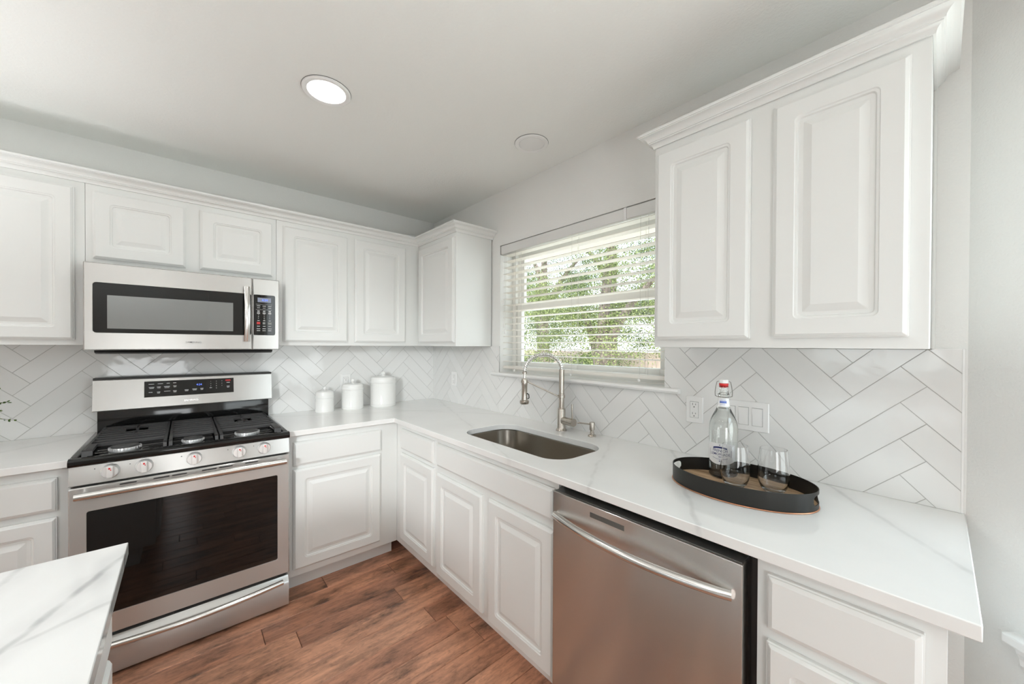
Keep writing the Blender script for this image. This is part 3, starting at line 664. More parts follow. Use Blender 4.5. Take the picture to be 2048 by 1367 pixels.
# oven door
bm = B()
Z0, Z1, G0, G1, GZ0, GZ1 = .183, .806, -1.953, -1.295, .268, .706
O = lambda d, i: [(a, -d, z) for a, z in rr(RA0 + i, RA1 - i, Z0 + i, Z1 - i, .004)]
I = lambda d, i=0: [(a, -d, z) for a, z in rr(G0 - i, G1 + i, GZ0 - i, GZ1 + i, .008)]
F = loops(bm, [O(.64, 0), O(.686, 0), O(.690, .004), I(.690, .001), I(.688, 0), I(.64, 0)], cap0=False, cap1=False); bmesh.ops.recalc_face_normals(bm, faces=F)
od = obj('oven_door', bm, 'stainless', ra)
bm = B(); box(bm, G0 + .0005, G1 - .0005, .640, .6875, GZ0 + .0005, GZ1 - .0005); 
obj('door_glass', bm, 'black_glass', od)
bm = B(); tube(bm, [(RA0 + .022, -.735, .783), (RA1 - .022, -.735, .783)], .0150, 18)
for a in (RA0 + .045, RA1 - .045): tube(bm, [(a, -.689, .783), (a, -.730, .783)], .009, 10)
obj('handle', bm, 'steel_bright', od)
for p, r in ((-1.861, -1.81), (-1.759, -1.707), (-1.699, -1.648), (-1.596, -1.542), (-1.534, -1.481), (-1.432, -1.379)):
    bm = B(); rrbox(bm, p, r, .7965 - .004, .7965 + .0012, .689, .6905, .0022, .0002); obj('vent_slot', bm, 'black_plastic', od)
# control panel with five knobs
bm = B(); F = loops(bm, [[(a, -.635, .813), (a, -.682, .813), (a, -.686, .816), (a, -.676, .889), (a, -.635, .889)] for a in (RA0, RA1)]); bmesh.ops.recalc_face_normals(bm, faces=F)
cp = obj('control_panel', bm, 'stainless', ra)
for i, a in enumerate((-1.888, -1.787, -1.623, -1.455, -1.352)):
    bm = B(); lathe(bm, [(.0285, 0), (.0285, .004), (.0275, .006), (.0255, .017), (.0240, .020), (0, .020)], a, .681, .856, 32, 'd'); kb = obj('knob', bm, 'knob_metal', cp)
    bm = B(); rrbox(bm, a - .0095, a + .0095, .833, .879, .700, .712, .004, .002); obj('grip', bm, 'knob_metal', kb)
    bm = B(); box(bm, a - .003, a + .003, .711, .7125, .868, .875); box(bm, a + .002, a + .0055, .711, .7125, .863, .867); obj('pointer', bm, 'legend_red', kb)
    bm = B(); lathe(bm, [(.0022, 0), (.0022, .0006), (0, .0006)], a - .044, .6785, .872, 10, 'd'); obj('ignition_dot', bm, 'black_plastic', cp)
# cooktop
bm = B(); box(bm, RA0 + .001, RA1 - .001, .045, .640, .889, .912, .003)
F = loops(bm, [[(a, -.62, .889), (a, -.680, .889), (a, -.690, .892), (a, -.696, .902), (a, -.695, .913), (a, -.686, .921), (a, -.670, .9235), (a, -.645, .917), (a, -.62, .910)] for a in (RA0 - .001, RA1 + .001)]); bmesh.ops.recalc_face_normals(bm, faces=F)
for s in (RA0 - .001, RA1 - .021): box(bm, s, s + .022, .045, .645, .895, .9205, .005)
ck = obj('cooktop', bm, 'black_enamel', ra, sharp=40)
BUR = [(-1.855, .560, .050), (-1.84, .235, .034), (-1.6255, .575, .040), (-1.410, .560, .051), (-1.40, .24, .030)]
for a, dd_, r in BUR:
    bm = B(); lathe(bm, [(r * 1.0, 0), (r * 1.02, .012), (r * .98, .016), (r * .8, .016)], a, dd_, .9115, 36); 
    for k in range(28):
        t_ = 2 * PI * k / 28; box(bm, a + r * 1.03 * math.cos(t_) - .0012, a + r * 1.03 * math.cos(t_) + .0012, dd_ + r * 1.03 * math.sin(t_) - .0012, dd_ + r * 1.03 * math.sin(t_) + .0012, .918, .928)
    bn = obj('burner', bm, 'burner_metal', ck)
    bm = B(); lathe(bm, [(r * .88, .016), (r * .90, .019), (r * .86, .023), (r * .5, .0245), (0, .0245)], a, dd_, .9115, 36); obj('burner_cap', bm, 'cast_iron', bn)
def grate(a0, a1, spine, burners, wide):
    bm = B(); d0, d1, zt = .085, .520, .946; bw = .011
    def bar(p0, p1, w=bw, h=.013):
        p0, p1 = Vector(p0), Vector(p1); dv = (p1 - p0).normalized(); s = Vector((-dv.y, dv.x, 0)) * w / 2
        R = [[p + s * k + Vector((0, 0, zz)) for k, zz in ((-1, -h), (1, -h), (1, -.002), (.75, 0), (-.75, 0), (-1, -.002))] for p in (p0, p1)]
        F = loops(bm, R); bmesh.ops.recalc_face_normals(bm, faces=F)
    for dd_ in (d0, d1): bar((a0, -dd_, zt), (a1, -dd_, zt))
    for aa in (a0 + .005, a1 - .005): bar((aa, -d0, zt), (aa, -.636, zt))
    mid = (a0 + a1) / 2
    for dd_ in (.135, .185, .235, .29, .345, .40, .46) if wide else (.15, .215, .28, .345, .41, .465):
        near = [b for b in burners if abs(b[1] - dd_) < .05]
        if near:
            bar((a0, -dd_, zt), (near[0][0] - .042, -dd_, zt), .010); bar((near[0][0] + .042, -dd_, zt), (a1, -dd_, zt), .010)
        else: bar((a0, -dd_, zt), (a1, -dd_, zt), .010)
    if spine:
        b = burners[1]
        bar((b[0], -d0, zt), (b[0], -(b[1] - .03), zt), .010); bar((b[0], -(b[1] + .03), zt), (b[0], -(b[1] + .12), zt), .010)
    for aa, wd in ((a0, .030), (a1, .012)) if a0 < -1.9 else (((a0, .012), (a1, .030)) if a1 > -1.3 else ((a0, .012), (a1, .012))):
        x0, x1 = (aa, aa + wd) if aa == a0 else (aa - wd, aa)
        R = [[(x_, -.515, .946), (x_, -.636, .9455), (x_, -.648, .9405), (x_, -.652, .922), (x_, -.640, .9205), (x_, -.634, .934), (x_, -.515, .935)] for x_ in (x0, x1)]
        F = loops(bm, R); bmesh.ops.recalc_face_normals(bm, faces=F)
    for aa in (a0 + .008, a1 - .008):
        for dd_ in (d0 + .004, .335): box(bm, aa - .007, aa + .007, dd_ - .007, dd_ + .007, .9118, .936, .002)
    obj('grate', bm, 'cast_iron', ck, sharp=30)
grate(-1.972, -1.717, True, BUR[:2], True); grate(-1.710, -1.534, False, BUR[2:3], False); grate(-1.527, -1.272, True, BUR[3:], True)
# backguard
bm = B(); box(bm, RA0 + .004, RA1 - .004, .030, .062, .889, 1.035, .002); obj('riser_panel', bm, 'black_enamel', ra)
bm = B(); F = loops(bm, [[(a, -.015, 1.032), (a, -.104, 1.032), (a, -.108, 1.036), (a, -.090, 1.190), (a, -.084, 1.197), (a, -.015, 1.197)] for a in (RA0 - .008, RA1 + .008)]); bmesh.ops.recalc_face_normals(bm, faces=F)
bk = obj('backguard', bm, 'stainless', ra)
bm = B(); box(bm, RA0 - .008, RA1 + .008, .015, .092, 1.1972, 1.2025, .002); obj('top_cap', bm, 'black_plastic', bk)
def bd(z): return .1082 - (z - 1.036) * (.018 / .154)
TILT = Matrix.Rotation(-math.atan(.018 / .154), 4, 'X')
bm = B(); F = loops(bm, [[(a, -bd(1.090) + .002, 1.090), (a, -bd(1.090) - .0012, 1.090), (a, -bd(1.176) - .0012, 1.176), (a, -bd(1.176) + .002, 1.176)] for a in (-1.821, -1.430)]); bmesh.ops.recalc_face_normals(bm, faces=F)
dp = obj('display_panel', bm, 'black_glass', bk)
bm = B()
def legend(bm, a, z, wd, ht, d): box(bm, a - wd / 2, a + wd / 2, d - .0003, d + .0004, z - ht / 2, z + ht / 2)
for a, z, wd, n in ((-1.793, 1.160, .022, 1), (-1.757, 1.161, .022, 1), (-1.725, 1.162, .013, 1), (-1.698, 1.1625, .013, 1), (-1.792, 1.143, .022, 2), (-1.763, 1.144, .016, 2), (-1.730, 1.144, .024, 2), (-1.697, 1.146, .014, 2),
                    (-1.796, 1.116, .015, 1), (-1.764, 1.116, .013, 2), (-1.729, 1.118, .026, 1), (-1.697, 1.118, .015, 2), (-1.647, 1.120, .018, 2), (-1.612, 1.122, .020, 2), (-1.580, 1.123, .014, 2), (-1.539, 1.124, .011, 1), (-1.457, 1.150, .016, 1), (-1.457, 1.128, .014, 2)):
    for k in range(n): legend(bm, a, z - .006 * k, wd * (1 if k == 0 else .8), .0026, bd(z - .006 * k) + .0014)
lg = obj('legend_lettering', bm, 'legend_white', dp, sharp=0)
bm = B()
for k, ch in enumerate('123456789'):
    z = 1.161 - .0135 * (k // 3); text_bm(bm, ch, -1.539 + .026 * (k % 3), bd(z) + .0014, z, .0075)
text_bm(bm, '0', -1.513, bd(1.1205) + .0014, 1.1205, .0075)
obj('keypad_lettering', bm, 'legend_white', dp, sharp=0)
bm = B(); text_bm(bm, '4:24', -1.592, bd(1.146) + .0014, 1.146, .0145); obj('clock_lettering', bm, 'digits_blue', dp, sharp=0)
bm = B(); box(bm, -1.470, -1.445, bd(1.164) + .0008, bd(1.164) + .0018, 1.158, 1.168); obj('off_key', bm, 'legend_red', dp, sharp=0)
bm = B(); text_bm(bm, 'SAMSUNG', -1.626, bd(1.060), 1.060, .0125, thick=.0012, sx=1.1); obj('brand_lettering', bm, 'steel_bright', bk, sharp=0)

# ------------------------------------------------------------------ microwave
MA0, MA1, MD = -1.999, -1.241, .408
mw = TH('microwave', 'over-the-range stainless microwave mounted above the gas range', 'microwave', 'S', -1.62, .2, 1.335)
bm = B(); box(bm, MA0 + .004, MA1 - .004, .0095, .365, 1.352, 1.7565); obj('body', bm, 'stainless', mw)
bm = B(); F = loops(bm, [[(a, -.0095, 1.351), (a, -.385, 1.351), (a, -.375, 1.340), (a, -.34, 1.333), (a, -.0095, 1.333)] for a in (MA0 + .03, MA1 - .03)]); bmesh.ops.recalc_face_normals(bm, faces=F); obj('underside_grille', bm, 'black_plastic', mw)
SEAM = -1.3705
def frame_front(a0, a1, z0, z1, g0, g1, h0, h1, d0, d1, r):
    bm = B(); O = lambda d, i: [(a, -d, z) for a, z in rr(a0 + i, a1 - i, z0 + i, z1 - i, .003)]; I = lambda d, i=0: [(a, -d, z) for a, z in rr(g0 - i, g1 + i, h0 - i, h1 + i, r)]
    F = loops(bm, [O(d0, 0), O(d1 - .004, 0), O(d1, .004), I(d1, .0008), I(d1 - .001, 0), I(d0, 0)], cap0=False, cap1=False); bmesh.ops.recalc_face_normals(bm, faces=F); return bm
md = obj('door', frame_front(MA0, SEAM - .001, 1.352, 1.752, -1.970, -1.376, 1.432, 1.662, .367, MD, .012), 'stainless', mw)
bm = B(); rrbox(bm, -1.9697, -1.3763, 1.4323, 1.6617, .370, MD - .0008, .0115, .0003); dg_ = obj('door_glass', bm, 'black_glass', md)
bm = B(); box(bm, -1.925, -1.457, MD - .001, MD - .0003, 1.452, 1.606); obj('viewing_screen', bm, 'microwave_screen', dg_)
bm = B(); pts = [(-1.3975, -(MD + .018 + .024 * math.sin(PI * i / 16)), 1.397 + .303 * i / 16) for i in range(17)]
R = []
for i, p in enumerate(pts): R.append([(p[0] + s * .0135 * math.cos(t_), p[1] + .007 * math.sin(t_), p[2]) for s, t_ in [(1, 2 * PI * k / 14) for k in range(14)]])
F = loops(bm, R)
for zz in (1.41, 1.687): box(bm, -1.408, -1.387, MD - .0005, MD + .024, zz - .006, zz + .006)
bmesh.ops.recalc_face_normals(bm, faces=bm.faces[:]); obj('handle', bm, 'steel_bright', md)
bm = B(); text_bm(bm, 'SAMSUNG', -1.621, MD, 1.3905, .0125, sx=1.1); obj('brand_lettering', bm, 'brand_grey', md, sharp=0)
mc = obj('control_panel', frame_front(SEAM + .001, MA1, 1.352, 1.752, -1.368, -1.262, 1.434, 1.661, .367, MD, .009), 'stainless', mw)
bm = B(); rrbox(bm, -1.3678, -1.2622, 1.4342, 1.6608, .370, MD - .0008, .0088, .0003); kp = obj('key_panel', bm, 'black_glass', mc)
bm = B(); box(bm, -1.346, -1.282, MD - .001, MD - .0003, 1.620, 1.645); obj('clock_display', bm, 'display_glow', kp)
bm = B(); text_bm(bm, '4:24', -1.312, MD, 1.632, .017, thick=.0001); obj('clock_lettering', bm, 'digits_blue', kp, sharp=0)
bm = B()
for z, w_, n in ((1.599, .016, 1), (1.588, .013, 1), (1.571, .011, 2), (1.560, .014, 2), (1.516, .011, 1), (1.484, .013, 1), (1.470, .017, 1), (1.459, .016, 1)):
    for a in (-1.342, -1.315, -1.288):
        for k in range(n): legend(bm, a, z - .0045 * k, w_, .0022, MD - .0002)
for z in (1.608, 1.578): box(bm, -1.354, -1.277, MD - .0006, MD, z - .0004, z + .0004)
obj('legend_lettering', bm, 'legend_white', kp, sharp=0)
bm = B()
for k, ch in enumerate('123456789'): text_bm(bm, ch, -1.342 + .027 * (k % 3), MD - .0004, 1.549 - .0105 * (k // 3), .0078)
text_bm(bm, '0', -1.315, MD - .0004, 1.517, .0078); obj('keypad_lettering', bm, 'legend_white', kp, sharp=0)
bm = B(); box(bm, -1.350, -1.334, MD - .0006, MD + .0001, 1.495, 1.508); obj('stop_key', bm, 'legend_red', kp, sharp=0)
bm = B(); box(bm, -1.296, -1.279, MD - .0006, MD + .0001, 1.495, 1.508); box(bm, -1.322, -1.309, MD - .0006, MD + .0001, 1.495, 1.508); obj('start_key', bm, 'dark_label', kp, sharp=0)

# ------------------------------------------------------------------ outlets and switches
def plate(t, a0, a1, z0, z1, d=.0082):
    bm = B(); P = lambda i, dd: [(a, -dd, z) for a, z in rr(a0 + i, a1 - i, z0 + i, z1 - i, .004)]
    F = loops(bm, [P(0, d), P(0, d + .002), P(.003, d + .005)]); bmesh.ops.recalc_face_normals(bm, faces=F); return obj('cover_plate', bm, 'plastic_white', t)
def outlet(label, wall, ca, cz):
    t = TH('wall_outlet', label, 'outlet', wall, ca, .0085, cz, 'wall outlets')
    plate(t, ca - .036, ca + .036, cz - .057, cz + .057)
    bm = B(); rrbox(bm, ca - .0168, ca + .0168, cz - .0335, cz + .0335, .0125, .0150, .002, .0008); rc = obj('receptacle', bm, 'plastic_white', t)
    bm = B(); box(bm, ca - .0178, ca + .0178, .0131, .0134, cz - .0345, cz + .0345); obj('receptacle_shadow_gap', bm, 'dark_label', t)
    for s in (-1, 1):
        bm = B(); zc_ = cz + s * .0195
        for dx, h in ((-.0063, .0042), (.0063, .0034)): box(bm, ca + dx - .0009, ca + dx + .0009, .0146, .0152, zc_ + .004 - h, zc_ + .004 + h)
        lathe(bm, [(.0024, 0), (.0024, .0006), (0, .0006)], ca, .0146, zc_ - .0075, 12, 'd')
        obj('socket', bm, 'black_plastic', rc, sharp=0)
    for s in (-1, 1):
        bm = B(); lathe(bm, [(.003, 0), (.003, .0007), (0, .0007)], ca, .0129, cz + s * .048, 12, 'd'); obj('screw', bm, 'trim_white', t)
outlet('white duplex outlet between the window sill and the bottle', 'W', 2.2505, 1.111)
outlet('white duplex outlet on the tile behind the middle canister', 'S', -0.747, 1.105)
outlet('white duplex outlet on the tile between the corner and the faucet', 'W', 0.348, 1.108)
sw = TH('switch_plate', 'white three-rocker light switch plate behind the bottle and glass', 'light switch', 'W', 2.442, .0085, 1.113)
plate(sw, 2.361, 2.523, 1.056, 1.170)
for ca in (2.392, 2.4385, 2.4855):
    bm = B(); box(bm, ca - .0178, ca + .0178, .0129, .0134, 1.112 - .0345, 1.112 + .0345); gp_ = obj('rocker_frame', bm, 'dark_label', sw)
    bm = B(); F = loops(bm, [[(ca - .0168, -.013, 1.0785), (ca - .0168, -.0145, 1.0785), (ca - .0168, -.0155, 1.112), (ca - .0168, -.0178, 1.1455), (ca - .0168, -.013, 1.1455)], [(ca + .0168, -.013, 1.0785), (ca + .0168, -.0145, 1.0785), (ca + .0168, -.0155, 1.112), (ca + .0168, -.0178, 1.1455), (ca + .0168, -.013, 1.1455)]])
    bmesh.ops.recalc_face_normals(bm, faces=F); obj('rocker', bm, 'plastic_white', gp_, sharp=20)

# ------------------------------------------------------------------ canisters
def canister(label, a, d, r, zs_, zt, zk):
    t = TH('canister', label, 'canister', 'S', a, d, CT, 'white ceramic canisters')
    s = r / .075; h = zs_ - CT
    bm = B(); lathe(bm, [(r * .97, 0), (r, .004), (r * 1.005, .012), (r * .985, .015), (r * 1.0, .019), (r * .98, .023), (r * .975, h - .008), (r * .985, h - .004), (r * .985, h)], a, d, CT, 48)
    n = int(r * 2 * PI / .0075)
    for row in range(int((h - .045) / .0075)):
        for k in range(n):
            t_ = 2 * PI * (k + .5 * (row % 2)) / n
            if math.cos(t_ - math.radians(-105 + 0)) < -.2: continue
            cx, cy_ = a + r * .977 * math.cos(t_), -d + r * .977 * math.sin(t_); zc_ = CT + .032 + row * .0075
            nx, ny = math.cos(t_), math.sin(t_); tx_, ty_ = -ny, nx; e = .0016
            vs = [bm.verts.new((cx + tx_ * e * u, cy_ + ty_ * e * u, zc_ + e * v)) for u, v in ((-1, 0), (0, -1), (1, 0), (0, 1))]; tip = bm.verts.new((cx + nx * .0011, cy_ + ny * .0011, zc_))
            for q0, q1 in ((0, 1), (1, 2), (2, 3), (3, 0)): bm.faces.new((vs[q0], vs[q1], tip))
    obj('jar', bm, 'ceramic', t, sharp=40)
    L = zt - zs_
    bm = B(); lathe(bm, [(r * .93, 0), (r * 1.02, .0008), (r * 1.03, .004), (r * 1.02, .008), (r * .995, .009), (r * 1.005, .014), (r * .995, .018), (r * .97, .019), (r * .975, L * .62), (r * .9, L * .84), (r * .7, L * .95), (r * .2, L), (r * .12, L)], a, d, zs_ + .0003, 48); ld = obj('lid', bm, 'ceramic', t, sharp=40)
    k = (zk - zt); bm = B(); lathe(bm, [(r * .16, -.001), (r * .13, k * .06), (r * .125, k * .16)] + [(k * .44 * math.sin(q_), k * .56 - k * .44 * math.cos(q_)) for q_ in [.35 + (PI - .35) * i / 12 for i in range(12)]] + [(0, k)], a, d, zt, 24); obj('knob', bm, 'ceramic', ld)
canister('smallest white ceramic canister, nearest the range', -.917, .105, .061, 1.010, 1.0625, 1.0895)
canister('medium white ceramic canister, middle of the three', -.727, .106, .0745, 1.056, 1.0995, 1.134)
canister('largest white ceramic canister, nearest the corner', -.499, .108, .0945, 1.092, 1.1415, 1.181)

# ------------------------------------------------------------------ tray, bottle, glasses
TCX, TCY, TA, TB, TR_ = 2.512, -.298, .205, .139, math.radians(3)
def ell(t_, k=0.0, z=0.0):
    x_, y_ = (TA - k) * math.cos(t_), (TB - k) * math.sin(t_); c_, s_ = math.cos(TR_), math.sin(TR_)
    return (TCX + x_ * c_ - y_ * s_, TCY + x_ * s_ + y_ * c_, z)
ty = TH('serving_tray', 'black oval metal serving tray with a wood base, right side of the counter', 'tray', 'W', TCX, -TCY, CT)
N = 420; ZB, ZR = CT + .0045, CT + .056
bm = B(); hs = [ZB] + [CT + .0175 + .0013 * i for i in range(24)] + [ZR]
def keep(i, j):
    t_ = 2 * PI * (i + .5) / N; zc_ = (hs[j] + hs[j + 1]) / 2
    for c0 in (0, PI):
        da = abs((t_ - c0 + PI) % (2 * PI) - PI); s_ = da * TB
        if (max(0, s_ - .026) / .012) ** 2 + ((zc_ - (CT + .032)) / .0135) ** 2 < 1: return False
    return True
for k, flip in ((0, False), (.0022, True)):
    V = [[bm.verts.new(ell(2 * PI * i / N, k, z)) for i in range(N)] for z in hs]
    for j in range(len(hs) - 1):
        for i in range(N):
            if keep(i, j):
                f = [V[j][i], V[j][(i + 1) % N], V[j + 1][(i + 1) % N], V[j + 1][i]]; bm.faces.new(f if not flip else f[::-1])
    if k == 0: V0 = V
    else:
        for i in range(N): bm.faces.new((V0[-1][i], V0[-1][(i + 1) % N], V[-1][(i + 1) % N], V[-1][i]))
        for j in range(len(hs) - 1):
            for i in range(N):
                if not keep(i, j): continue
                for (ii, jj, q0, q1) in (((i + 1) % N, j, (1, 0), (1, 1)), ((i - 1) % N, j, (0, 0), (0, 1)), (i, j + 1, (0, 1), (1, 1)), (i, j - 1, (0, 0), (1, 0))):
                    if 0 <= jj < len(hs) - 1 and not keep(ii, jj):
                        i0, j0 = (i + q0[0]) % N, j + q0[1]; i1, j1 = (i + q1[0]) % N, j + q1[1]
                        try: bm.faces.new((V0[j0][i0], V0[j0][i1] if j0 == j1 else V0[j1][i0], V[j1][i1], V[j0][i0]))
                        except ValueError: pass
obj('rim', bm, 'tray_black', ty, sharp=40)
bm = B(); tube(bm, [ell(2 * PI * i / 120, -.0005, ZB - .002) for i in range(121)], .0022, 8, False); obj('edge_band', bm, 'copper_edge', ty)
bm = B(); loops(bm, [[ell(2 * PI * i / 120, .0024, CT + .0006) for i in range(120)], [ell(2 * PI * i / 120, .0024, CT + .0105) for i in range(120)]]); obj('wood_base', bm, 'tray_wood', ty)
TZ = CT + .0108
# bottle
BX, BY, BR = 2.4390, -.2215, .0450
bo = TH('bottle', 'clear swing-top lemonade bottle standing on the oval tray', 'bottle', 'W', BX, -BY, TZ)
outer = [(.0, .004), (.030, .0), (.041, .001), (.0445, .005), (BR, .012), (BR, .165), (.0445, .178), (.0425, .190), (.0385, .203), (.0325, .217), (.0265, .229), (.0225, .238), (.0200, .247), (.0180, .262), (.0165, .277), (.0162, .281), (.0172, .283), (.0175, .292), (.0150, .295), (.0142, .306), (.0148, .310), (.0150, .317), (.0135, .319)]
inner = [(.0100, .319), (.0100, .300), (.0125, .280), (.0145, .262), (.0168, .247), (.0195, .238), (.0235, .229), (.0297, .217), (.0357, .203), (.0397, .190), (.0418, .178), (.0423, .165), (.0423, .016), (.040, .010), (.030, .008), (.0, .011)]
bm = B(); lathe(bm, outer + inner, BX, -BY, TZ, 56); obj('glass_body', bm, 'bottle_glass', bo, sharp=60)
bm = B(); wt = [(.0, .0108), (.0302, .0078), (.0402, .0098), (.0425, .0158), (.0425, .165), (.0420, .178), (.0399, .190), (.0359, .203), (.0299, .217), (.0237, .229), (.0197, .238), (.0196, .239), (.0150, .2382), (.0, .238)]
lathe(bm, wt, BX, -BY, TZ, 56); obj('lemonade', bm, 'water', bo, sharp=60)
bm = B(); lathe(bm, [(.0095, .3125), (.0140, .3195), (.0150, .321), (.0146, .327), (.0120, .3275)], BX, -BY, TZ, 28); obj('gasket', bm, 'gasket_red', bo)
bm = B(); lathe(bm, [(.0100, .3278), (.0150, .328), (.0155, .334), (.0145, .340), (.009, .342), (0, .342)], BX, -BY, TZ, 28); obj('stopper', bm, 'plastic_white', bo)
cdir = Vector((CAM.x - BX, CAM.y - BY, 0)); ca_ = math.atan2(cdir.y, cdir.x)
sv = Vector((-math.sin(ca_), math.cos(ca_), 0)); fv = Vector((math.cos(ca_), math.sin(ca_), 0)); b0 = Vector((BX, BY, TZ))
bm = B()
for s in (-1, 1):
    tube(bm, [b0 + sv * s * .0155 + Vector((0, 0, .334)), b0 + sv * s * .021 + Vector((0, 0, .332)), b0 + sv * s * .0245 + Vector((0, 0, .315)), b0 + sv * s * .0268 + Vector((0, 0, .295)), b0 + sv * s * .026 + Vector((0, 0, .281))], .0012, 8)
tube(bm, [b0 + sv * .026 * math.cos(t_) + fv * .0235 * math.sin(t_) + Vector((0, 0, .284 - .004 * math.sin(t_))) for t_ in [PI * i / 16 for i in range(17)]], .0012, 8)
tube(bm, [b0 + sv * .0182 * math.cos(t_) + fv * .0182 * math.sin(t_) + Vector((0, 0, .2885)) for t_ in [2 * PI * i / 32 for i in range(33)]], .0011, 8, False)
obj('wire_bail', bm, 'wire_dark', bo)
# labels: angles measured from the side of the bottle that faces the camera, right positive
def cyl(u, zz, r): t_ = ca_ + u / r; return (BX + r * math.cos(t_), BY + r * math.sin(t_), zz)
def wrap_patch(bm, outline_fn, u0, u1, r, n=30):
    V = []
    for i in range(n + 1):
        u = u0 + (u1 - u0) * i / n; zb_, zt_ = outline_fn((i / n) * 2 - 1); V.append((bm.verts.new(cyl(u, zb_, r)), bm.verts.new(cyl(u, zt_, r))))
    for p, r_ in zip(V, V[1:]): bm.faces.new((p[0], r_[0], r_[1], p[1]))
UC = -math.radians(14) * BR; UW = .050
bm = B(); wrap_patch(bm, lambda s: (.974 + .014 * s * s, 1.047 - .004 * s * s), UC - UW, UC + UW, BR + .0005); lb = obj('front_label', bm, 'paper_label', bo, sharp=0)
def wrap_text(body, zz, size, mat, nm, par, sx_=1.0, r=BR + .0008, uc=UC):
    bm = B(); text_bm(bm, body, 0, 0, 0, size, thick=0, sx=sx_)
    bmesh.ops.subdivide_edges(bm, edges=[e for e in bm.edges if e.calc_length() > .004], cuts=2)
    for v in bm.verts: v.co = Vector(cyl(uc + v.co.x, zz + v.co.z, r))
    return obj(nm, bm, mat, par, sharp=0)
wrap_text('FRENCH', 1.0215, .0125, 'ink_blue', 'label_lettering', lb)
wrap_text('LEMONADE', 1.0095, .0122, 'ink_blue', 'label_lettering', lb)
bm = B(); wrap_patch(bm, lambda s: (1.0305 - .004 * s * s, 1.0365 - .004 * s * s), UC - .022, UC + .022, BR + .0008, 16); obj('label_banner', bm, 'ink_blue', lb, sharp=0)
bm = B()
for s in (-1, 1): wrap_patch(bm, lambda q_: (1.001, 1.0245), UC + s * .036 - .0006, UC + s * .036 + .0006, BR + .0008, 2)
for k in range(11):
    u = UC - .022 + .0044 * k; zz = .9945 + .004 * ((k - 5) / 5) ** 2 - .002; wrap_patch(bm, lambda q_: (zz - .0012, zz + .0012), u - .0009, u + .0009, BR + .0008, 1)
wrap_patch(bm, lambda q_: (.9845, .9875), UC - .002, UC + .002, BR + .0008, 2); wrap_patch(bm, lambda q_: (.9995, 1.0015), UC - .004, UC + .004, BR + .0008, 2); wrap_patch(bm, lambda q_: (1.040, 1.0425), UC - .0015, UC + .0015, BR + .0008, 2)
obj('label_ornaments', bm, 'ink_blue', lb, sharp=0)
def cone_patch(bm, u0, u1, z0, z1, r0, r1, n=14):
    V = []
    for i in range(n + 1):
        u = u0 + (u1 - u0) * i / n
        V.append([bm.verts.new((BX + r_ * math.cos(ca_ + u / .018), BY + r_ * math.sin(ca_ + u / .018), zz)) for zz, r_ in ((z0, r0), ((z0 + z1) / 2, (r0 + r1) / 2), (z1, r1))])
    for p, r_ in zip(V, V[1:]):
        for j in (0, 1): bm.faces.new((p[j], r_[j], r_[j + 1], p[j + 1]))
bm = B(); cone_patch(bm, -.021, .021, TZ + .247, TZ + .276, .0206, .0172); nl = obj('neck_label', bm, 'paper_label', bo, sharp=0)
bm = B(); cone_patch(bm, -.012, .009, TZ + .2585, TZ + .2665, .0196, .0187, 8); cone_patch(bm, -.010, .007, TZ + .2695, TZ + .2705, .0184, .0183, 6); cone_patch(bm, -.010, .007, TZ + .2535, TZ + .2545, .0202, .0201, 6); obj('neck_emblem', bm, 'ink_light_blue', nl, sharp=0)
# stemless glasses
def tumbler(label, a, y, r, rt, h):
    bm = B(); o_ = [(0, .0), (r * .50, .0), (r * .66, .002), (r * .82, .012), (r * .94, .027), (r, .045), (r, .06), (r * .97, .085), (r * .92, .11), (rt, h)]
    i_ = [(rt - .0011, h), (r * .92 - .0013, .11), (r * .97 - .0013, .085), (r - .0014, .06), (r - .0015, .045), (r * .94 - .002, .028), (r * .82 - .003, .0155), (r * .6, .0085), (0, .0075)]
    lathe(bm, o_ + i_, a, -y, TZ, 56)
    o = obj('drinking_glass', bm, 'clear_glass', None, 'W', a, -y, TZ, sharp=60); return tag(o, label, 'glass', 'stemless glasses')
tumbler('empty stemless glass standing in front of the bottle', 2.500, -.292, .0430, .0362, .134)
tumbler('empty stemless glass standing apart at the right end of the tray', 2.597, -.252, .0430, .0362, .134)

# ------------------------------------------------------------------ leafy plant at the left edge
pl = TH('potted_plant', 'small leafy green sprigs above the counter at the left photo edge', 'plant', 'S', -2.40, .24, CT)
bm = B(); lathe(bm, [(.045, 0), (.05, .003), (.058, .09), (.06, .1), (.056, .1), (.052, .085)], -2.40, .24, CT, 32); obj('pot', bm, 'ceramic', pl)
bmS, bmL = B(), B(); rp_ = random.Random(5)
def leaf(bm, p, dirv, size):
    dirv = dirv.normalized(); s = dirv.cross(Vector((rp_.uniform(-1, 1), rp_.uniform(-1, 1), rp_.uniform(.2, 1)))).normalized(); n_ = s.cross(dirv)
    P = [p, p + dirv * size * .35 + s * size * .30 + n_ * size * .05, p + dirv * size * .75 + s * size * .26, p + dirv * size, p + dirv * size * .75 - s * size * .26, p + dirv * size * .35 - s * size * .30 + n_ * size * .05]
    bm.faces.new([bm.verts.new(x_) for x_ in P])
tips = [(-2.252, .20, 1.118), (-2.236, .20, 1.036), (-2.27, .22, 1.085), (-2.30, .12, 1.17), (-2.36, .3, 1.2), (-2.45, .2, 1.21), (-2.52, .28, 1.14), (-2.42, .38, 1.1), (-2.47, .12, 1.08), (-2.29, .3, 1.03)]
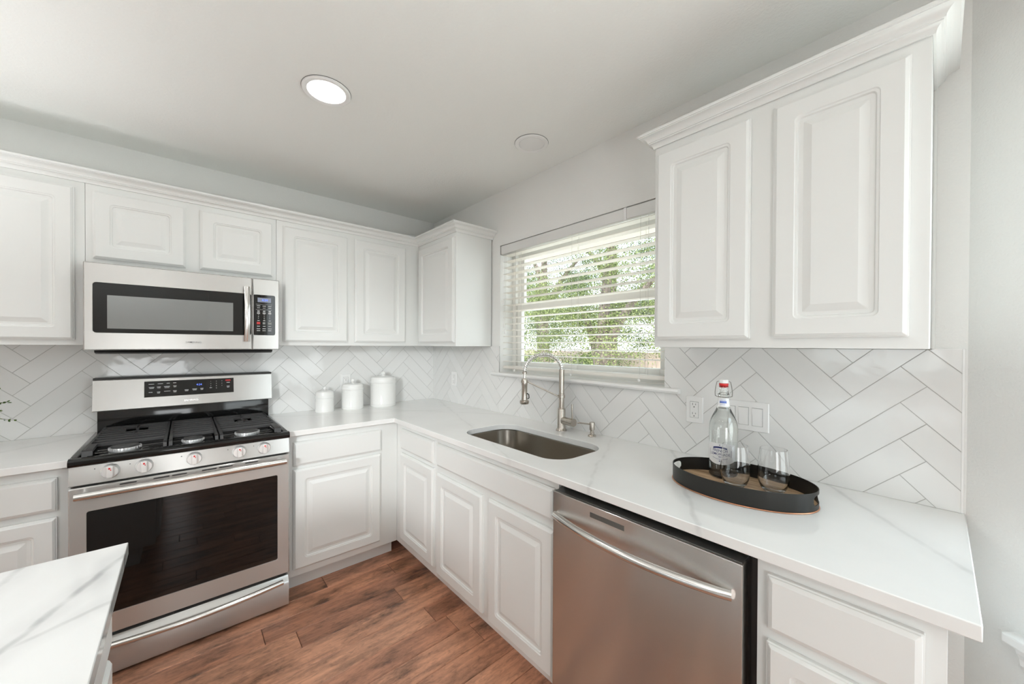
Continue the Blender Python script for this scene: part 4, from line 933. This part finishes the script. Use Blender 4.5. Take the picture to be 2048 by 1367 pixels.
for ta, td, tz in tips:
    p0 = Vector((-2.40, -.24, CT + .08)); p2 = Vector((ta, -td, tz)); ps = arc(p0, (p0 + p2) / 2 + Vector((0, 0, .06)), p2, 14); tube(bmS, ps, lambda t: .0016 * (1 - .6 * t), 6)
    for i in range(4, 15):
        for s in (0, 1, 2):
            dv = (ps[i] - ps[i - 1]).normalized() + Vector((rp_.uniform(-1, 1), rp_.uniform(-1, 1), rp_.uniform(-.6, 1))) * .9; leaf(bmL, ps[i] + Vector((rp_.uniform(-.003, .003), 0, rp_.uniform(-.003, .003))), dv, rp_.uniform(.008, .015))
obj('stems', bmS, 'stem', pl); obj('leaves', bmL, 'leaf_sprig', pl, sharp=0)

# ------------------------------------------------------------------ recessed ceiling lights
def downlight(label, x, y, lit, r=.094):
    t = TH('ceiling_light', label, 'ceiling light', 'F', x, -y, H, 'recessed ceiling lights')
    bm = B(); lathe(bm, [(r, -.0014), (r, -.006), (r - .004, -.009), (r - .02, -.007), (r - .022, -.003)], x, -y, H, 48); obj('trim_ring', bm, 'trim_white', t)
    bm = B(); lathe(bm, [(r + .0016, -.0002), (r + .0016, -.0012), (r - .002, -.0012), (r - .002, -.0002)], x, -y, H, 48); obj('painted_shadow_ring', bm, 'dark_label', t)  # thin dark ring painting in the shade around the trim
    bm = B(); lathe(bm, [(r - .022, -.0045), (r - .024, -.0065), (0, -.0075)], x, -y, H, 48); obj('lens', bm, 'lamp_lit' if lit else 'lamp_off', t)
    if lit:
        l = light('downlight', 'AREA', (x, y, H - .012), (0, 0, 0), lit, (0.975, 0.985, 1.0), shape='DISK', size=.14)
downlight('lit recessed ceiling light glowing white over the range side', 1.231, -1.205, 2.5)
downlight('unlit recessed ceiling light above the kitchen window', 1.512, -.276, 0, .088)
for k, (x, y) in enumerate(((1.2, -3.0), (3.1, -2.9), (3.1, -4.4), (1.2, -4.5))):
    downlight('lit recessed ceiling light behind the camera, number %s of the rear row' % ('one', 'two', 'three', 'four')[k], x, y, 4.0)

# ------------------------------------------------------------------ outside the kitchen window
bm = B(); box(bm, -16, 10, -24, -.2, -.5, -.35); struct(obj('ground', bm, 'patio', sharp=0))
bm = B(); box(bm, -1, 4, -.72, -.2, 2.13, 2.22); struct(obj('roof_soffit', bm, 'soffit', sharp=0))
fn = TH('fence', 'low board fence beyond the trees outside the window', 'fence', 'F', -3, -10.5, -.35)
bm = B(); xq = -13.0
while xq < 4: box(bm, xq, xq + .138, -10.5, -10.52, -.35, 1.16 + .01 * math.sin(xq * 7)); xq += .145
obj('boards', bm, 'fence_wood', fn, sharp=0)
def tree(label, x, y, h, r, lean, forks, leaves, mat, zc_, spread, seed, yr):
    rt = random.Random(seed); t = TH('tree', label, 'tree', 'F', x, -y, -.35, 'trees outside the window')
    bm = B(); top = Vector((x + lean, y, -.35 + h)); b_ = Vector((x, y, -.35))
    tube(bm, [b_, b_.lerp(top, .3) + Vector((.03, 0, 0)), b_.lerp(top, .65) - Vector((.03, 0, 0)), top], lambda q_: r * (1.15 - .55 * q_), 14)
    ends = [top]
    for fr_, dx, dy, dz in forks:
        p = b_.lerp(top, fr_); e = p + Vector((dx, dy, dz)); tube(bm, arc(p, p + Vector((dx * .35, dy * .35, dz * .65)), e, 6), lambda q_: r * (.75 - .5 * q_), 10); ends.append(e)
    obj('trunk', bm, 'bark', t)
    n = leaves; rn = np.random.default_rng(seed); E_ = np.array([tuple(e) for e in ends])
    cl = E_[rn.integers(0, len(E_), 70)] * np.array((1, 1, 0)) + np.stack([rn.normal(0, spread[0], 70), rn.normal(0, spread[1], 70), np.maximum(.75, zc_ + rn.normal(0, spread[2], 70))], 1)
    p = cl[rn.integers(0, 70, n)] + rn.normal(0, 1, (n, 3)) * np.array((.24, .24, .14))
    nrm = lambda v_: v_ / np.linalg.norm(v_, axis=1, keepdims=True)
    u = nrm(rn.uniform(-1, 1, (n, 3)) * np.array((1, 1, .7))); v = nrm(np.cross(u, rn.uniform(-1, 1, (n, 3)))); sz = rn.uniform(.013, .030, (n, 1)) * (y / 6) ** .4
    ok = (np.abs(p[:, 1] - y) < yr) & (p[:, 2] > .6); p, u, v, sz = p[ok], u[ok], v[ok], sz[ok]; n = len(p)
    P = np.stack([p - u * sz, p + v * sz * .5, p + u * sz, p - v * sz * .5], 1)
    me = bpy.data.meshes.new('foliage'); P = P.reshape(-1, 3) - np.array((x, y, -.35)); me.from_pydata(P.tolist(), [], [(4 * i, 4 * i + 1, 4 * i + 2, 4 * i + 3) for i in range(n)]); me.materials.append(MT[mat])
    o = bpy.data.objects.new('foliage', me); C.objects.link(o); o.parent = t; return t
tree('nearest forked tree outside the window, right of the faucet spout', -1.32, 4.3, 2.0, .16, .05, [(.62, -.75, .3, 1.3), (.72, .85, .4, 1.5), (.9, .10, .3, 2.4)], 52000, 'leaf_bright', 2.3, (1.25, .6, .75), 1, .95)
tree('slim straight tree outside, left of the spring faucet arch', -4.58, 6.2, 4.2, .15, -.05, [(.6, .9, .4, 1.6), (.75, -1.0, .3, 1.5)], 46000, 'leaf_deep', 2.7, (1.5, .5, 1.0), 2, .72)
tree('leaning tree at the left window jamb outside', -6.0, 7.65, 3.8, .20, -.25, [(.5, -.9, .3, 1.7), (.7, 1.2, .3, 1.3)], 32000, 'leaf_deep', 2.7, (1.5, .5, 1.0), 3, .66)
tree('far tree with a wide crown behind the others, near the fence', -4.4, 9.2, 5.0, .2, .1, [(.5, 1.8, .4, 1.6), (.7, -1.6, .5, 1.9)], 95000, 'leaf_deep', 2.5, (2.6, .5, 1.3), 4, 1.0)
